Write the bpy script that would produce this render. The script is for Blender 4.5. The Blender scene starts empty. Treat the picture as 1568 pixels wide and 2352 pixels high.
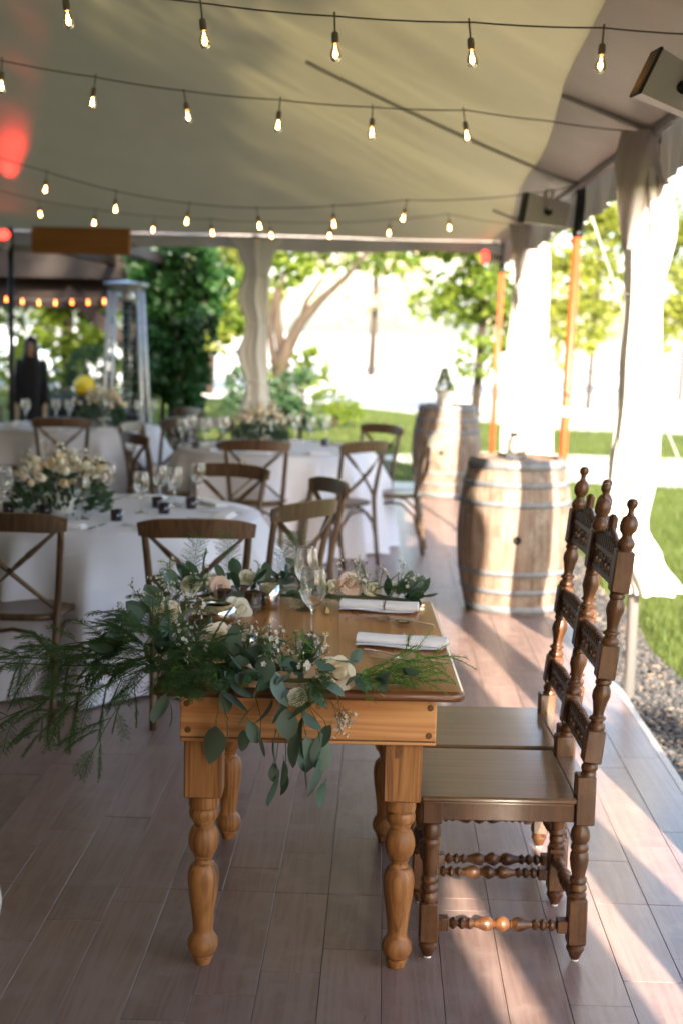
import bpy, math, random
from mathutils import Vector, Matrix, Quaternion, noise
rnd = random.Random(7)
PI = math.pi
R_ = math.radians

# ------------------------------------------------------------------ camera
scene = bpy.context.scene
col = scene.collection
CAM_H, FPX = 1.72, 3267.0          # eye height, focal length in pixels of a 1568x2352 picture
YAW, PITCH, ROLL = R_(1.55), R_(7.45), R_(1.3)
_f = Vector((-math.sin(YAW) * math.cos(PITCH), math.cos(YAW) * math.cos(PITCH), -math.sin(PITCH)))
_r0 = Vector((math.cos(YAW), math.sin(YAW), 0)); _u0 = _r0.cross(_f)
CR = _r0 * math.cos(ROLL) + _u0 * math.sin(ROLL)
CU = _u0 * math.cos(ROLL) - _r0 * math.sin(ROLL)
CC = Vector((0, 0, CAM_H))
cam_d = bpy.data.cameras.new('camera'); cam = bpy.data.objects.new('camera', cam_d); col.objects.link(cam)
cam_d.sensor_fit = 'VERTICAL'; cam_d.sensor_height = 36; cam_d.sensor_width = 24
cam_d.lens = FPX / 2352 * 36; cam_d.clip_end = 900; cam_d.clip_start = .05
m3 = Matrix((CR, CU, -_f)).transposed()
cam.matrix_world = Matrix.Translation(CC) @ m3.to_4x4()
cam_d.dof.use_dof = True; cam_d.dof.focus_distance = 3.75; cam_d.dof.aperture_fstop = 2.7
scene.camera = cam

def ray(x, y): return _f + CR * ((x - 784) / FPX) - CU * ((y - 1176) / FPX)
def atz(x, y, h): d = ray(x, y); return CC + d * ((h - CAM_H) / d.z)
def aty(x, y, Y): d = ray(x, y); return CC + d * (Y / d.y)

# ------------------------------------------------------------------ sky, sun, exposure
SUN_AZ, SUN_EL = R_(10), R_(22.5)     # sun stands low behind the camera, a little to its right
SDIR = Vector((math.sin(SUN_AZ) * math.cos(SUN_EL), -math.cos(SUN_AZ) * math.cos(SUN_EL), math.sin(SUN_EL)))
w = bpy.data.worlds.new('World'); scene.world = w; w.use_nodes = True
nt = w.node_tree; nt.nodes.clear()
sky = nt.nodes.new('ShaderNodeTexSky'); sky.sky_type = 'NISHITA'; sky.sun_disc = False
sky.sun_elevation = SUN_EL; sky.sun_rotation = math.atan2(SDIR.x, SDIR.y)
sky.air_density = 1.0; sky.dust_density = 2.0; sky.ozone_density = 1.0
bg = nt.nodes.new('ShaderNodeBackground'); bg.inputs['Strength'].default_value = .14
wo = nt.nodes.new('ShaderNodeOutputWorld')
nt.links.new(sky.outputs[0], bg.inputs['Color']); nt.links.new(bg.outputs[0], wo.inputs['Surface'])
sl = bpy.data.lights.new('sun', 'SUN'); sl.energy = 5.0; sl.angle = R_(.6); sl.color = (1, .86, .68)
so = bpy.data.objects.new('sun', sl); col.objects.link(so); so.rotation_mode = 'QUATERNION'
so.rotation_quaternion = SDIR.to_track_quat('Z', 'Y'); so.location = (3, -12, 8)
vs = scene.view_settings; vs.view_transform = 'Standard'; vs.look = 'None'; vs.gamma = 1; vs.exposure = 2.45
vs.use_curve_mapping = False
cy = scene.cycles
cy.use_denoising = True; cy.max_bounces = 10; cy.diffuse_bounces = 5; cy.glossy_bounces = 4
cy.transmission_bounces = 10; cy.transparent_max_bounces = 24; cy.caustics_reflective = False; cy.caustics_refractive = False
cy.sample_clamp_indirect = 6
try: cy.denoiser = 'OPENIMAGEDENOISE'
except Exception: pass

# ------------------------------------------------------------------ materials
MAT = {}
def new_mat(name):
    m = bpy.data.materials.new(name); m.use_nodes = True; MAT[name] = m
    n = m.node_tree; b = n.nodes['Principled BSDF']
    return m, n, b
def N(n, t, **kw):
    x = n.nodes.new(t)
    for k, v in kw.items():
        if k in x.inputs: x.inputs[k].default_value = v
        else: setattr(x, k, v)
    return x
def L(n, a, b): n.links.new(a, b)
def c4(c): return (c[0], c[1], c[2], 1)
def ramp(n, fac, stops):
    r = N(n, 'ShaderNodeValToRGB'); e = r.color_ramp.elements
    e[0].position, e[0].color = stops[0][0], c4(stops[0][1]); e[1].position, e[1].color = stops[-1][0], c4(stops[-1][1])
    for p, c in stops[1:-1]:
        k = e.new(p); k.color = c4(c)
    L(n, fac, r.inputs['Fac']); return r.outputs['Color']
def coords(n, scale, rndloc=True):
    tc = N(n, 'ShaderNodeTexCoord'); v = tc.outputs['Object']
    if rndloc:
        oi = N(n, 'ShaderNodeObjectInfo'); ge = N(n, 'ShaderNodeNewGeometry')
        ad = N(n, 'ShaderNodeMath', operation='ADD'); L(n, oi.outputs['Random'], ad.inputs[0]); L(n, ge.outputs['Random Per Island'], ad.inputs[1])
        mu = N(n, 'ShaderNodeMath', operation='MULTIPLY'); L(n, ad.outputs[0], mu.inputs[0]); mu.inputs[1].default_value = 23.7
        va = N(n, 'ShaderNodeVectorMath', operation='ADD'); L(n, v, va.inputs[0]); L(n, mu.outputs[0], va.inputs[1]); v = va.outputs[0]
    mp = N(n, 'ShaderNodeMapping'); mp.inputs['Scale'].default_value = scale; L(n, v, mp.inputs['Vector'])
    return mp.outputs[0]
def mixc(n, fac, a, b, blend='MIX'):
    m = N(n, 'ShaderNodeMix', data_type='RGBA', blend_type=blend)
    for s, v in ((m.inputs[0], fac), (m.inputs[6], a), (m.inputs[7], b)):
        if hasattr(v, 'is_linked') or hasattr(v, 'links'): L(n, v, s)
        elif isinstance(v, (int, float)): s.default_value = v
        else: s.default_value = c4(v)
    return m.outputs[2]
def bump(n, b, h, strength=.2, dist=.002):
    bp = N(n, 'ShaderNodeBump'); bp.inputs['Strength'].default_value = strength; bp.inputs['Distance'].default_value = dist
    L(n, h, bp.inputs['Height']); L(n, bp.outputs[0], b.inputs['Normal'])

def wood(name, dark, light, axis='Z', fine=70, rough=.42, coat=0, var=.25, bmp=.15, island=True, knots=None, wear=None, spec=.5):
    m, n, b = new_mat(name)
    st = {'X': (.045, 1, 1), 'Y': (1, .045, 1), 'Z': (1, 1, .045)}[axis]
    v = coords(n, [s * fine for s in st])
    n1 = N(n, 'ShaderNodeTexNoise', Scale=1.0, Detail=5, Roughness=.6, Distortion=.6); L(n, v, n1.inputs['Vector'])
    v2 = coords(n, [s * fine * .16 for s in st])
    n2 = N(n, 'ShaderNodeTexNoise', Scale=1.0, Detail=3, Roughness=.5, Distortion=1.6); L(n, v2, n2.inputs['Vector'])
    wv = N(n, 'ShaderNodeMath', operation='PINGPONG'); sc = N(n, 'ShaderNodeMath', operation='MULTIPLY'); sc.inputs[1].default_value = 6
    L(n, n2.outputs['Fac'], sc.inputs[0]); L(n, sc.outputs[0], wv.inputs[0]); wv.inputs[1].default_value = .5
    ad = N(n, 'ShaderNodeMath', operation='ADD'); L(n, n1.outputs['Fac'], ad.inputs[0]); L(n, wv.outputs[0], ad.inputs[1])
    c = ramp(n, ad.outputs[0], [(.35, dark), (1.0, light)])
    oi = N(n, 'ShaderNodeObjectInfo'); ge = N(n, 'ShaderNodeNewGeometry')
    hv = N(n, 'ShaderNodeHueSaturation')
    mr = N(n, 'ShaderNodeMapRange'); mr.inputs['To Min'].default_value = 1 - var; mr.inputs['To Max'].default_value = 1 + var
    if island:
        a2 = N(n, 'ShaderNodeMath', operation='ADD'); fr = N(n, 'ShaderNodeMath', operation='FRACT')
        L(n, oi.outputs['Random'], a2.inputs[0]); L(n, ge.outputs['Random Per Island'], a2.inputs[1]); L(n, a2.outputs[0], fr.inputs[0]); L(n, fr.outputs[0], mr.inputs['Value'])
    else: L(n, oi.outputs['Random'], mr.inputs['Value'])
    L(n, mr.outputs[0], hv.inputs['Value']); L(n, c, hv.inputs['Color']); c = hv.outputs[0]
    if knots:
        v3 = coords(n, {'X': (3, 9, 9), 'Y': (9, 3, 9), 'Z': (9, 9, 3)}[axis])
        vo = N(n, 'ShaderNodeTexVoronoi', Scale=1.0); L(n, v3, vo.inputs['Vector'])
        k = N(n, 'ShaderNodeMapRange'); k.inputs['From Min'].default_value = .09; k.inputs['From Max'].default_value = .22
        k.inputs['To Min'].default_value = 1; k.inputs['To Max'].default_value = 0; L(n, vo.outputs['Distance'], k.inputs['Value'])
        c = mixc(n, k.outputs[0], c, knots)
    if wear:
        v4 = coords(n, (9, 9, 9)); n4 = N(n, 'ShaderNodeTexNoise', Scale=1.0, Detail=6, Roughness=.65); L(n, v4, n4.inputs['Vector'])
        k = N(n, 'ShaderNodeMapRange'); k.inputs['From Min'].default_value = .48; k.inputs['From Max'].default_value = .72; L(n, n4.outputs['Fac'], k.inputs['Value'])
        c = mixc(n, k.outputs[0], c, wear)
    L(n, c, b.inputs['Base Color'])
    rr = N(n, 'ShaderNodeMapRange'); rr.inputs['To Min'].default_value = rough - .08; rr.inputs['To Max'].default_value = rough + .12
    L(n, n1.outputs['Fac'], rr.inputs['Value']); L(n, rr.outputs[0], b.inputs['Roughness'])
    b.inputs['Coat Weight'].default_value = coat; b.inputs['Coat Roughness'].default_value = .12
    b.inputs['Specular IOR Level'].default_value = spec
    bump(n, b, n1.outputs['Fac'], bmp, .002)
    return m
def plain(name, c, rough=.5, metal=0, var=.0, nscale=40, c2=None, bmp=0, emit=None, es=0, coat=0, trans=0, ior=1.45, sub=0):
    m, n, b = new_mat(name)
    b.inputs['Base Color'].default_value = c4(c); b.inputs['Roughness'].default_value = rough; b.inputs['Metallic'].default_value = metal
    b.inputs['Coat Weight'].default_value = coat; b.inputs['Transmission Weight'].default_value = trans; b.inputs['IOR'].default_value = ior
    if emit: b.inputs['Emission Color'].default_value = c4(emit); b.inputs['Emission Strength'].default_value = es
    if c2 or bmp or var:
        v = coords(n, (nscale,) * 3); n1 = N(n, 'ShaderNodeTexNoise', Scale=1.0, Detail=5, Roughness=.6); L(n, v, n1.inputs['Vector'])
        if c2:
            cc = ramp(n, n1.outputs['Fac'], [(.3, c), (.7, c2)])
            if var:
                oi = N(n, 'ShaderNodeObjectInfo'); hv = N(n, 'ShaderNodeHueSaturation'); mr = N(n, 'ShaderNodeMapRange')
                mr.inputs['To Min'].default_value = 1 - var; mr.inputs['To Max'].default_value = 1 + var
                L(n, oi.outputs['Random'], mr.inputs['Value']); L(n, mr.outputs[0], hv.inputs['Value']); L(n, cc, hv.inputs['Color']); cc = hv.outputs[0]
            L(n, cc, b.inputs['Base Color'])
        if bmp: bump(n, b, n1.outputs['Fac'], bmp, .003)
    return m
def leafmat(name, c, c2, rough=.45, trans=.35, tcol=None, island=True, spec=.4):
    """leaf: glossy front plus light let through"""
    m, n, b = new_mat(name)
    oi = N(n, 'ShaderNodeObjectInfo'); ge = N(n, 'ShaderNodeNewGeometry')
    a2 = N(n, 'ShaderNodeMath', operation='ADD'); fr = N(n, 'ShaderNodeMath', operation='FRACT')
    L(n, oi.outputs['Random'], a2.inputs[0]); L(n, ge.outputs['Random Per Island'], a2.inputs[1]); L(n, a2.outputs[0], fr.inputs[0])
    cc = ramp(n, fr.outputs[0], [(0, c), (1, c2)])
    L(n, cc, b.inputs['Base Color']); b.inputs['Roughness'].default_value = rough; b.inputs['Specular IOR Level'].default_value = spec
    tr = N(n, 'ShaderNodeBsdfTranslucent'); hs = N(n, 'ShaderNodeHueSaturation'); hs.inputs['Value'].default_value = 1.5; hs.inputs['Saturation'].default_value = 1.1
    L(n, cc, hs.inputs['Color']); L(n, hs.outputs[0], tr.inputs['Color'])
    mx = N(n, 'ShaderNodeMixShader'); mx.inputs[0].default_value = trans
    L(n, b.outputs[0], mx.inputs[1]); L(n, tr.outputs[0], mx.inputs[2]); L(n, mx.outputs[0], n.nodes['Material Output'].inputs['Surface'])
    return m
def cloth(name, c, trans=.2, rough=.85, tcol=None, weave=0, stain=None):
    m, n, b = new_mat(name)
    b.inputs['Roughness'].default_value = rough; b.inputs['Sheen Weight'].default_value = .15; b.inputs['Specular IOR Level'].default_value = .25
    v = coords(n, (3, 3, 3), False); n1 = N(n, 'ShaderNodeTexNoise', Scale=1.0, Detail=6, Roughness=.6); L(n, v, n1.inputs['Vector'])
    d = stain or tuple(x * .9 for x in c)
    cc = ramp(n, n1.outputs['Fac'], [(.3, d), (.62, c)])
    L(n, cc, b.inputs['Base Color'])
    if weave:
        v2 = coords(n, (weave,) * 3, False); n2 = N(n, 'ShaderNodeTexNoise', Scale=1.0, Detail=3); L(n, v2, n2.inputs['Vector']); bump(n, b, n2.outputs['Fac'], .12, .002)
    tr = N(n, 'ShaderNodeBsdfTranslucent'); tr.inputs['Color'].default_value = c4(tcol or c)
    mx = N(n, 'ShaderNodeMixShader'); mx.inputs[0].default_value = trans
    L(n, b.outputs[0], mx.inputs[1]); L(n, tr.outputs[0], mx.inputs[2]); L(n, mx.outputs[0], n.nodes['Material Output'].inputs['Surface'])
    return m
def glass(name, tint=(1, 1, 1), rough=0.0):
    m, n, b = new_mat(name)
    tr = N(n, 'ShaderNodeBsdfTransparent'); tr.inputs['Color'].default_value = c4(tuple(x * .99 for x in tint))
    gl = N(n, 'ShaderNodeBsdfGlass', IOR=1.42, Roughness=rough); gl.inputs['Color'].default_value = c4(tint)
    mx = N(n, 'ShaderNodeMixShader'); mx.inputs[0].default_value = .88; L(n, tr.outputs[0], mx.inputs[1]); L(n, gl.outputs[0], mx.inputs[2])
    L(n, mx.outputs[0], n.nodes['Material Output'].inputs['Surface']); return m

wood('floor_laminate', (.180, .112, .096), (.250, .172, .150), 'Y', 60, .30, 0, .13, .05, wear=(.27, .195, .172))
wood('pine_vertical', (.15, .052, .013), (.42, .185, .058), 'Z', 70, .5, 0, .10, .25, False, knots=(.14, .055, .02), wear=(.30, .115, .032))
wood('pine_across', (.50, .19, .06), (.70, .35, .14), 'X', 45, .46, 0, .06, .15, False, knots=(.2, .08, .03))
wood('table_varnish', (.30, .105, .024), (.43, .175, .045), 'Y', 22, .28, .15, .05, .03, False)
wood('table_edge', (.10, .03, .010), (.17, .055, .018), 'X', 40, .3, .4, .05, .15, False)
wood('carved_walnut', (.040, .015, .005), (.105, .040, .013), 'Z', 60, .42, .08, .1, .2, False, wear=(.14, .062, .022))
wood('seat_walnut', (.085, .04, .018), (.15, .075, .035), 'X', 45, .3, .35, .06, .06, False, wear=(.13, .085, .05))
wood('cross_back_oak', (.040, .020, .010), (.10, .054, .027), 'Z', 60, .36, .25, .18, .1, False)
wood('stave_oak', (.105, .068, .048), (.215, .152, .113), 'Z', 40, .62, 0, .22, .25, False, wear=(.26, .215, .18))
wood('pergola_timber', (.010, .0045, .002), (.026, .011, .005), 'X', 20, .6, 0, .15, .2, False)
wood('pergola_fascia', (.27, .11, .02), (.36, .15, .032), 'X', 20, .6, 0, .1, .2, False)
wood('bark', (.02, .014, .009), (.055, .038, .025), 'Z', 14, .85, 0, .1, .7, False)
plain('hoop_steel', (.12, .13, .145), .65, .25, 0, 20, (.20, .205, .22), .2)
plain('floor_base', (.05, .038, .034), .8, c2=(.07, .055, .05))
plain('edge_strip', (.42, .41, .39), .6, c2=(.5, .49, .47), bmp=.05)
plain('silver', (.78, .76, .72), .16, 1)
plain('dark_gap', (.01, .008, .007), .9)
plain('peg', (.13, .055, .02), .5, c2=(.2, .09, .03), nscale=90)
plain('glide_white', (.8, .79, .76), .4)
plain('candle_wax', (.82, .80, .74), .45)
plain('ink_votive', (.02, .014, .028), .12, coat=.5)
plain('white_plastic', (.72, .67, .69), .5, c2=(.66, .61, .63), nscale=8)
plain('black_plastic', (.018, .018, .02), .75)
plain('black_metal', (.03, .03, .033), .4, .6)
plain('wire_dark', (.13, .12, .11), .6)
plain('socket_grey', (.24, .21, .18), .5)
plain('pole_orange', (.46, .075, .022), .42, c2=(.40, .06, .018), nscale=14)
plain('stainless', (.62, .62, .62), .5, .7)
plain('tent_tube', (.34, .33, .33), .45, .5)
plain('porcelain', (.80, .80, .80), .2, coat=.4)
plain('concrete_pale', (.55, .52, .47), .9, c2=(.66, .63, .58), nscale=6, bmp=.2)
cloth('table_linen', (.78, .80, .93), .12, .9, weave=700)
cloth('napkin_linen', (.88, .88, .93), .1, .9, weave=900)
cloth('drape_voile', (.84, .81, .76), .3, .9, weave=400)
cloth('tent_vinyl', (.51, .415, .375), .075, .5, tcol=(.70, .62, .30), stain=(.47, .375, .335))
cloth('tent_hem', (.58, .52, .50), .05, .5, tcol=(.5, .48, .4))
glass('clear_glass'); glass('bulb_glass', (1, .93, .82))
m_, n_, b_ = new_mat('mercury_glass')
v_ = coords(n_, (90, 90, 90)); vo_ = N(n_, 'ShaderNodeTexNoise', Scale=1.0, Detail=4); L(n_, v_, vo_.inputs['Vector'])
L(n_, ramp(n_, vo_.outputs['Fac'], [(.48, (.88, .86, .83)), (.66, (.50, .45, .38))]), b_.inputs['Base Color'])
b_.inputs['Metallic'].default_value = 1; b_.inputs['Roughness'].default_value = .12; bump(n_, b_, vo_.outputs['Fac'], .4, .002)
plain('filament', (1, .6, .25), .5, emit=(1, .42, .10), es=30)
plain('fairy_glow', (1, .5, .2), .5, emit=(1, .20, .03), es=2.5)
plain('red_lens', (1, .1, .08), .3, emit=(1, .03, .02), es=1.6)
leafmat('eucalyptus', (.06, .11, .075), (.16, .225, .18), .5, .18)
leafmat('eucalyptus_dark', (.025, .06, .03), (.06, .11, .055), .4, .18)
leafmat('fern_deep', (.028, .075, .018), (.085, .155, .045), .55, .3)
leafmat('fern_bright', (.09, .20, .03), (.19, .32, .07), .5, .35)
leafmat('twig', (.09, .06, .025), (.14, .16, .05), .7, .1)
leafmat('wax_petal', (.62, .58, .48), (.78, .76, .68), .6, .25)
leafmat('wax_bud', (.20, .09, .05), (.42, .34, .20), .6, .15)
leafmat('rose_cream', (.76, .65, .47), (.83, .75, .60), .6, .3)
leafmat('rose_blush', (.78, .62, .52), (.84, .72, .62), .6, .3)
leafmat('rose_white', (.78, .75, .62), (.84, .82, .73), .6, .3)
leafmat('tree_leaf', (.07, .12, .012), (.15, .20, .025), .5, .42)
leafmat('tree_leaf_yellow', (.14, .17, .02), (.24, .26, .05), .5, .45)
leafmat('vine_leaf', (.010, .038, .008), (.032, .09, .02), .38, .25)
leafmat('shrub_leaf', (.02, .055, .025), (.05, .10, .04), .45, .25)
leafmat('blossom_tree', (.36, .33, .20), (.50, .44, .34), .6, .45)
leafmat('grass_blade', (.06, .098, .018), (.13, .165, .04), .6, .35)
plain('skin', (.42, .25, .18), .5); plain('black_clothing', (.006, .006, .008), .9, c2=(.012, .011, .014)); plain('dark_hair', (.010, .007, .006), .5)
plain('yellow_glaze', (.75, .52, .02), .35); plain('black_cover', (.008, .008, .009), .7)
plain('car_paint', (.55, .62, .72), .25, coat=.8); plain('car_glass', (.02, .03, .04), .08); plain('tyre', (.015, .015, .016), .8)
plain('terracotta', (.55, .24, .12), .7); plain('white_pot', (.75, .74, .70), .5)

m_, n_, b_ = new_mat('lawn')
v_ = coords(n_, (1, 1, 1), False)
a_ = N(n_, 'ShaderNodeTexNoise', Scale=.55, Detail=5, Roughness=.6); L(n_, v_, a_.inputs['Vector'])
f_ = N(n_, 'ShaderNodeTexNoise', Scale=45, Detail=4, Roughness=.7); L(n_, v_, f_.inputs['Vector'])
ca_ = ramp(n_, a_.outputs['Fac'], [(.3, (.075, .108, .022)), (.7, (.145, .170, .045))])
cb_ = ramp(n_, f_.outputs['Fac'], [(.3, (.35, .35, .35)), (.75, (1.25, 1.25, 1.1))])
L(n_, mixc(n_, 1, ca_, cb_, 'MULTIPLY'), b_.inputs['Base Color']); b_.inputs['Roughness'].default_value = .95; b_.inputs['Specular IOR Level'].default_value = .1
bump(n_, b_, f_.outputs['Fac'], .8, .03)
m_, n_, b_ = new_mat('gravel_stone')
oi_ = N(n_, 'ShaderNodeNewGeometry')
L(n_, ramp(n_, oi_.outputs['Random Per Island'], [(0, (.022, .023, .027)), (.5, (.055, .055, .058)), (.82, (.10, .093, .088)), (1, (.22, .16, .115))]), b_.inputs['Base Color']); b_.inputs['Roughness'].default_value = .8
m_, n_, b_ = new_mat('gravel_bed')
v_ = coords(n_, (60, 60, 60), False); vo_ = N(n_, 'ShaderNodeTexVoronoi', Scale=1.0); L(n_, v_, vo_.inputs['Vector'])
L(n_, ramp(n_, vo_.outputs['Color'], [(.1, (.04, .04, .042)), (.9, (.17, .15, .13))]), b_.inputs['Base Color']); b_.inputs['Roughness'].default_value = .9

# ------------------------------------------------------------------ mesh builder
class MB:
    def __init__(s): s.v = []; s.f = []; s.sm = []
    def add(s, vs, fs, smooth=False, M=None):
        o = len(s.v)
        s.v += [tuple(M @ Vector(p)) for p in vs] if M is not None else [tuple(p) for p in vs]
        s.f += [tuple(i + o for i in f) for f in fs]; s.sm += [smooth] * len(fs)
    def box(s, c, d, M=None, bev=0):
        x, y, z = d[0] / 2, d[1] / 2, d[2] / 2
        if bev:
            b = bev; P = []
            for sx in (-1, 1):
                for sy in (-1, 1):
                    for sz in (-1, 1):
                        P += [(c[0] + sx * x, c[1] + sy * (y - b), c[2] + sz * (z - b)), (c[0] + sx * (x - b), c[1] + sy * y, c[2] + sz * (z - b)), (c[0] + sx * (x - b), c[1] + sy * (y - b), c[2] + sz * z)]
            I = lambda a, e, g, k: ((a * 4 + e * 2 + g) * 3 + k)
            F = []
            for a in (0, 1):
                F.append([I(a, 0, 0, 0), I(a, 0, 1, 0), I(a, 1, 1, 0), I(a, 1, 0, 0)][::1 if a == 0 else -1])
                F.append([I(0, a, 0, 1), I(1, a, 0, 1), I(1, a, 1, 1), I(0, a, 1, 1)][::1 if a == 0 else -1])
                F.append([I(0, 0, a, 2), I(0, 1, a, 2), I(1, 1, a, 2), I(1, 0, a, 2)][::1 if a == 0 else -1])
                for e in (0, 1):
                    F.append([I(a, e, 0, 0), I(a, e, 1, 0), I(a, e, 1, 1), I(a, e, 0, 1)][::1 if a != e else -1])
                    F.append([I(a, 0, e, 0), I(a, 1, e, 0), I(a, 1, e, 2), I(a, 0, e, 2)][::-1 if a != e else 1])
                    F.append([I(0, a, e, 1), I(1, a, e, 1), I(1, a, e, 2), I(0, a, e, 2)][::1 if a != e else -1])
                    for g in (0, 1):
                        F.append([I(a, e, g, 0), I(a, e, g, 1), I(a, e, g, 2)][::1 if (a + e + g) % 2 else -1])
            s.add(P, F, False, M); return
        P = [(c[0] + i * x, c[1] + j * y, c[2] + k * z) for i in (-1, 1) for j in (-1, 1) for k in (-1, 1)]
        s.add(P, [(0, 1, 3, 2), (4, 6, 7, 5), (0, 4, 5, 1), (2, 3, 7, 6), (0, 2, 6, 4), (1, 5, 7, 3)], False, M)
    def lathe(s, prof, n=16, M=None, cap=True, smooth=True, off=None):
        P = []; F = []
        for r, z in prof:
            ox = off(z) if off else 0
            P += [(ox + r * math.cos(2 * PI * i / n), r * math.sin(2 * PI * i / n), z) for i in range(n)]
        for k in range(len(prof) - 1):
            for i in range(n):
                j = (i + 1) % n; F.append((k * n + i, k * n + j, (k + 1) * n + j, (k + 1) * n + i))
        s.add(P, F, smooth, M)
        if cap:
            o = len(s.v) - len(P)
            s.f.append(tuple(o + i for i in reversed(range(n)))); s.sm.append(False)
            s.f.append(tuple(o + (len(prof) - 1) * n + i for i in range(n))); s.sm.append(False)
    def tube(s, pts, r, n=8, cap=True, flat=None):
        pts = [Vector(p) for p in pts]; m = len(pts); P = []; F = []
        up = Vector((0, 0, 1)); prev = None
        for k in range(m):
            t = (pts[min(k + 1, m - 1)] - pts[max(k - 1, 0)]).normalized()
            a = prev if prev is not None else (up if abs(t.z) < .9 else Vector((1, 0, 0)))
            a = (a - t * a.dot(t)).normalized(); prev = a; b = t.cross(a)
            rr = r[k] if isinstance(r, (list, tuple)) else r
            for i in range(n):
                q = 2 * PI * i / n; ra = rr; rb = rr * (flat or 1)
                P.append(pts[k] + a * (ra * math.cos(q)) + b * (rb * math.sin(q)))
        for k in range(m - 1):
            for i in range(n):
                j = (i + 1) % n; F.append((k * n + i, k * n + j, (k + 1) * n + j, (k + 1) * n + i))
        if cap: F.append(tuple(reversed(range(n)))); F.append(tuple((m - 1) * n + i for i in range(n)))
        s.add(P, F, True)
    def beam(s, pts, wdt, thk, side):
        """flat bent strip: width along `side`, thickness across"""
        pts = [Vector(p) for p in pts]; m = len(pts); side = Vector(side).normalized(); P = []; F = []
        for k in range(m):
            t = (pts[min(k + 1, m - 1)] - pts[max(k - 1, 0)]).normalized()
            a = (side - t * side.dot(t)).normalized(); b = t.cross(a)
            ww = wdt[k] if isinstance(wdt, (list, tuple)) else wdt
            for x, y in ((-1, -1), (1, -1), (1, 1), (-1, 1)): P.append(pts[k] + a * (ww / 2 * x) + b * (thk / 2 * y))
        for k in range(m - 1):
            for i in range(4):
                j = (i + 1) % 4; F.append((k * 4 + i, k * 4 + j, (k + 1) * 4 + j, (k + 1) * 4 + i))
        F.append((3, 2, 1, 0)); F.append(tuple((m - 1) * 4 + i for i in range(4)))
        s.add(P, F, False)
    def grid(s, fn, nu, nv, smooth=True, wrap=False):
        P = [fn(u / nu, v / nv) for v in range(nv + 1) for u in range(nu if wrap else nu + 1)]
        W = nu if wrap else nu + 1; F = []
        for v in range(nv):
            for u in range(nu):
                u2 = (u + 1) % W if wrap else u + 1
                F.append((v * W + u, v * W + u2, (v + 1) * W + u2, (v + 1) * W + u))
        s.add(P, F, smooth)
    def mesh(s, name):
        me = bpy.data.meshes.new(name); me.from_pydata(s.v, [], s.f); me.polygons.foreach_set('use_smooth', s.sm); me.update(); return me
    def build(s, name, mat, parent=None, crisp=None):
        me = s.mesh(name)
        if crisp: me.set_sharp_from_angle(angle=R_(crisp))
        return link(name, me, mat, parent)
def link(name, me, mat=None, parent=None, loc=None, rot=None, scale=None):
    if mat and not me.materials: me.materials.append(MAT[mat] if isinstance(mat, str) else mat)
    o = bpy.data.objects.new(name, me); col.objects.link(o); o.parent = parent
    if loc is not None: o.location = loc
    if rot is not None:
        if isinstance(rot, Quaternion): o.rotation_mode = 'QUATERNION'; o.rotation_quaternion = rot
        else: o.rotation_euler = rot
    if scale is not None: o.scale = scale if hasattr(scale, '__len__') else (scale,) * 3
    return o
def tag(o, label=None, cat=None, group=None, kind=None):
    for k, v in (('label', label), ('category', cat), ('group', group), ('kind', kind)):
        if v: o[k] = v
    return o
def thing(name, label, cat, loc=(0, 0, 0), rz=0, group=None):
    o = bpy.data.objects.new(name, None); col.objects.link(o); o.location = loc; o.rotation_euler = (0, 0, rz); o.empty_display_size = .1
    return tag(o, label, cat, group)
def kids(o): return [c for c in bpy.data.objects if c.parent == o]
def copy_tree(o, parent=None, ch=None):
    c = o.copy(); col.objects.link(c); c.parent = parent
    for k in (ch if ch is not None else kids(o)): copy_tree(k, c)
    return c
def lerp(a, b, t): return a + (b - a) * t
def mrot(rx=0, ry=0, rz=0, loc=(0, 0, 0)):
    return Matrix.Translation(loc) @ Matrix.Rotation(rz, 4, 'Z') @ Matrix.Rotation(ry, 4, 'Y') @ Matrix.Rotation(rx, 4, 'X')
def quat_to(d, roll=0):
    return Vector(d).to_track_quat('Z', 'Y') @ Quaternion((0, 0, 1), roll)
# ------------------------------------------------------------------ ground, floor, gravel
GZ = -.07
EAVE_X, EAVE_Y0, EAVE_Y1, EAVE_XL, EAVE_H = 1.23, -7.0, 15.5, -9.2, 2.67
FLOOR_X = 1.166
g = MB(); g.grid(lambda u, v: (lerp(-330, 330, u), lerp(-330, 330, v), GZ), 8, 8, False)
tag(g.build('ground', 'lawn'), kind='structure')
def sheet(name, mat, pts, z):
    b = MB(); b.add([(x, y, z) for x, y in pts], [tuple(range(len(pts)))]); return tag(b.build(name, mat), kind='structure')
sheet('gravel_bed', 'gravel_bed', [(1.2, -8), (1.60, -8), (1.56, 4), (1.54, 9), (1.58, 12), (1.5, 16), (1.2, 16)], GZ + .012)
sheet('path', 'concrete_pale', [(1.7, 17.2), (4, 16.4), (14, 15.2), (30, 14), (30, 18.5), (14, 19.4), (4, 20.6), (1.0, 20.9), (-.2, 19.6)], GZ + .004)
sheet('driveway', 'concrete_pale', [(-60, 44), (-7, 36), (-1, 32.5), (3, 26), (30, 22), (90, 20), (320, 60), (320, 320), (-320, 320), (-320, 60)], GZ + .006)
fb = MB(); fb.box(((FLOOR_X - 9.6) / 2, 4.5, -.045), (FLOOR_X + 9.6, 22.8, .05)); floor = tag(fb.build('floor', 'floor_base'), kind='structure')
es = MB(); es.box((FLOOR_X + .022, 4.5, -.042), (.04, 22.8, .072), bev=.006); tag(es.build('floor_edge', 'edge_strip'), kind='structure')
PW, PL, SEAM = .1615, .87, 4.152
planks = []
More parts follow.
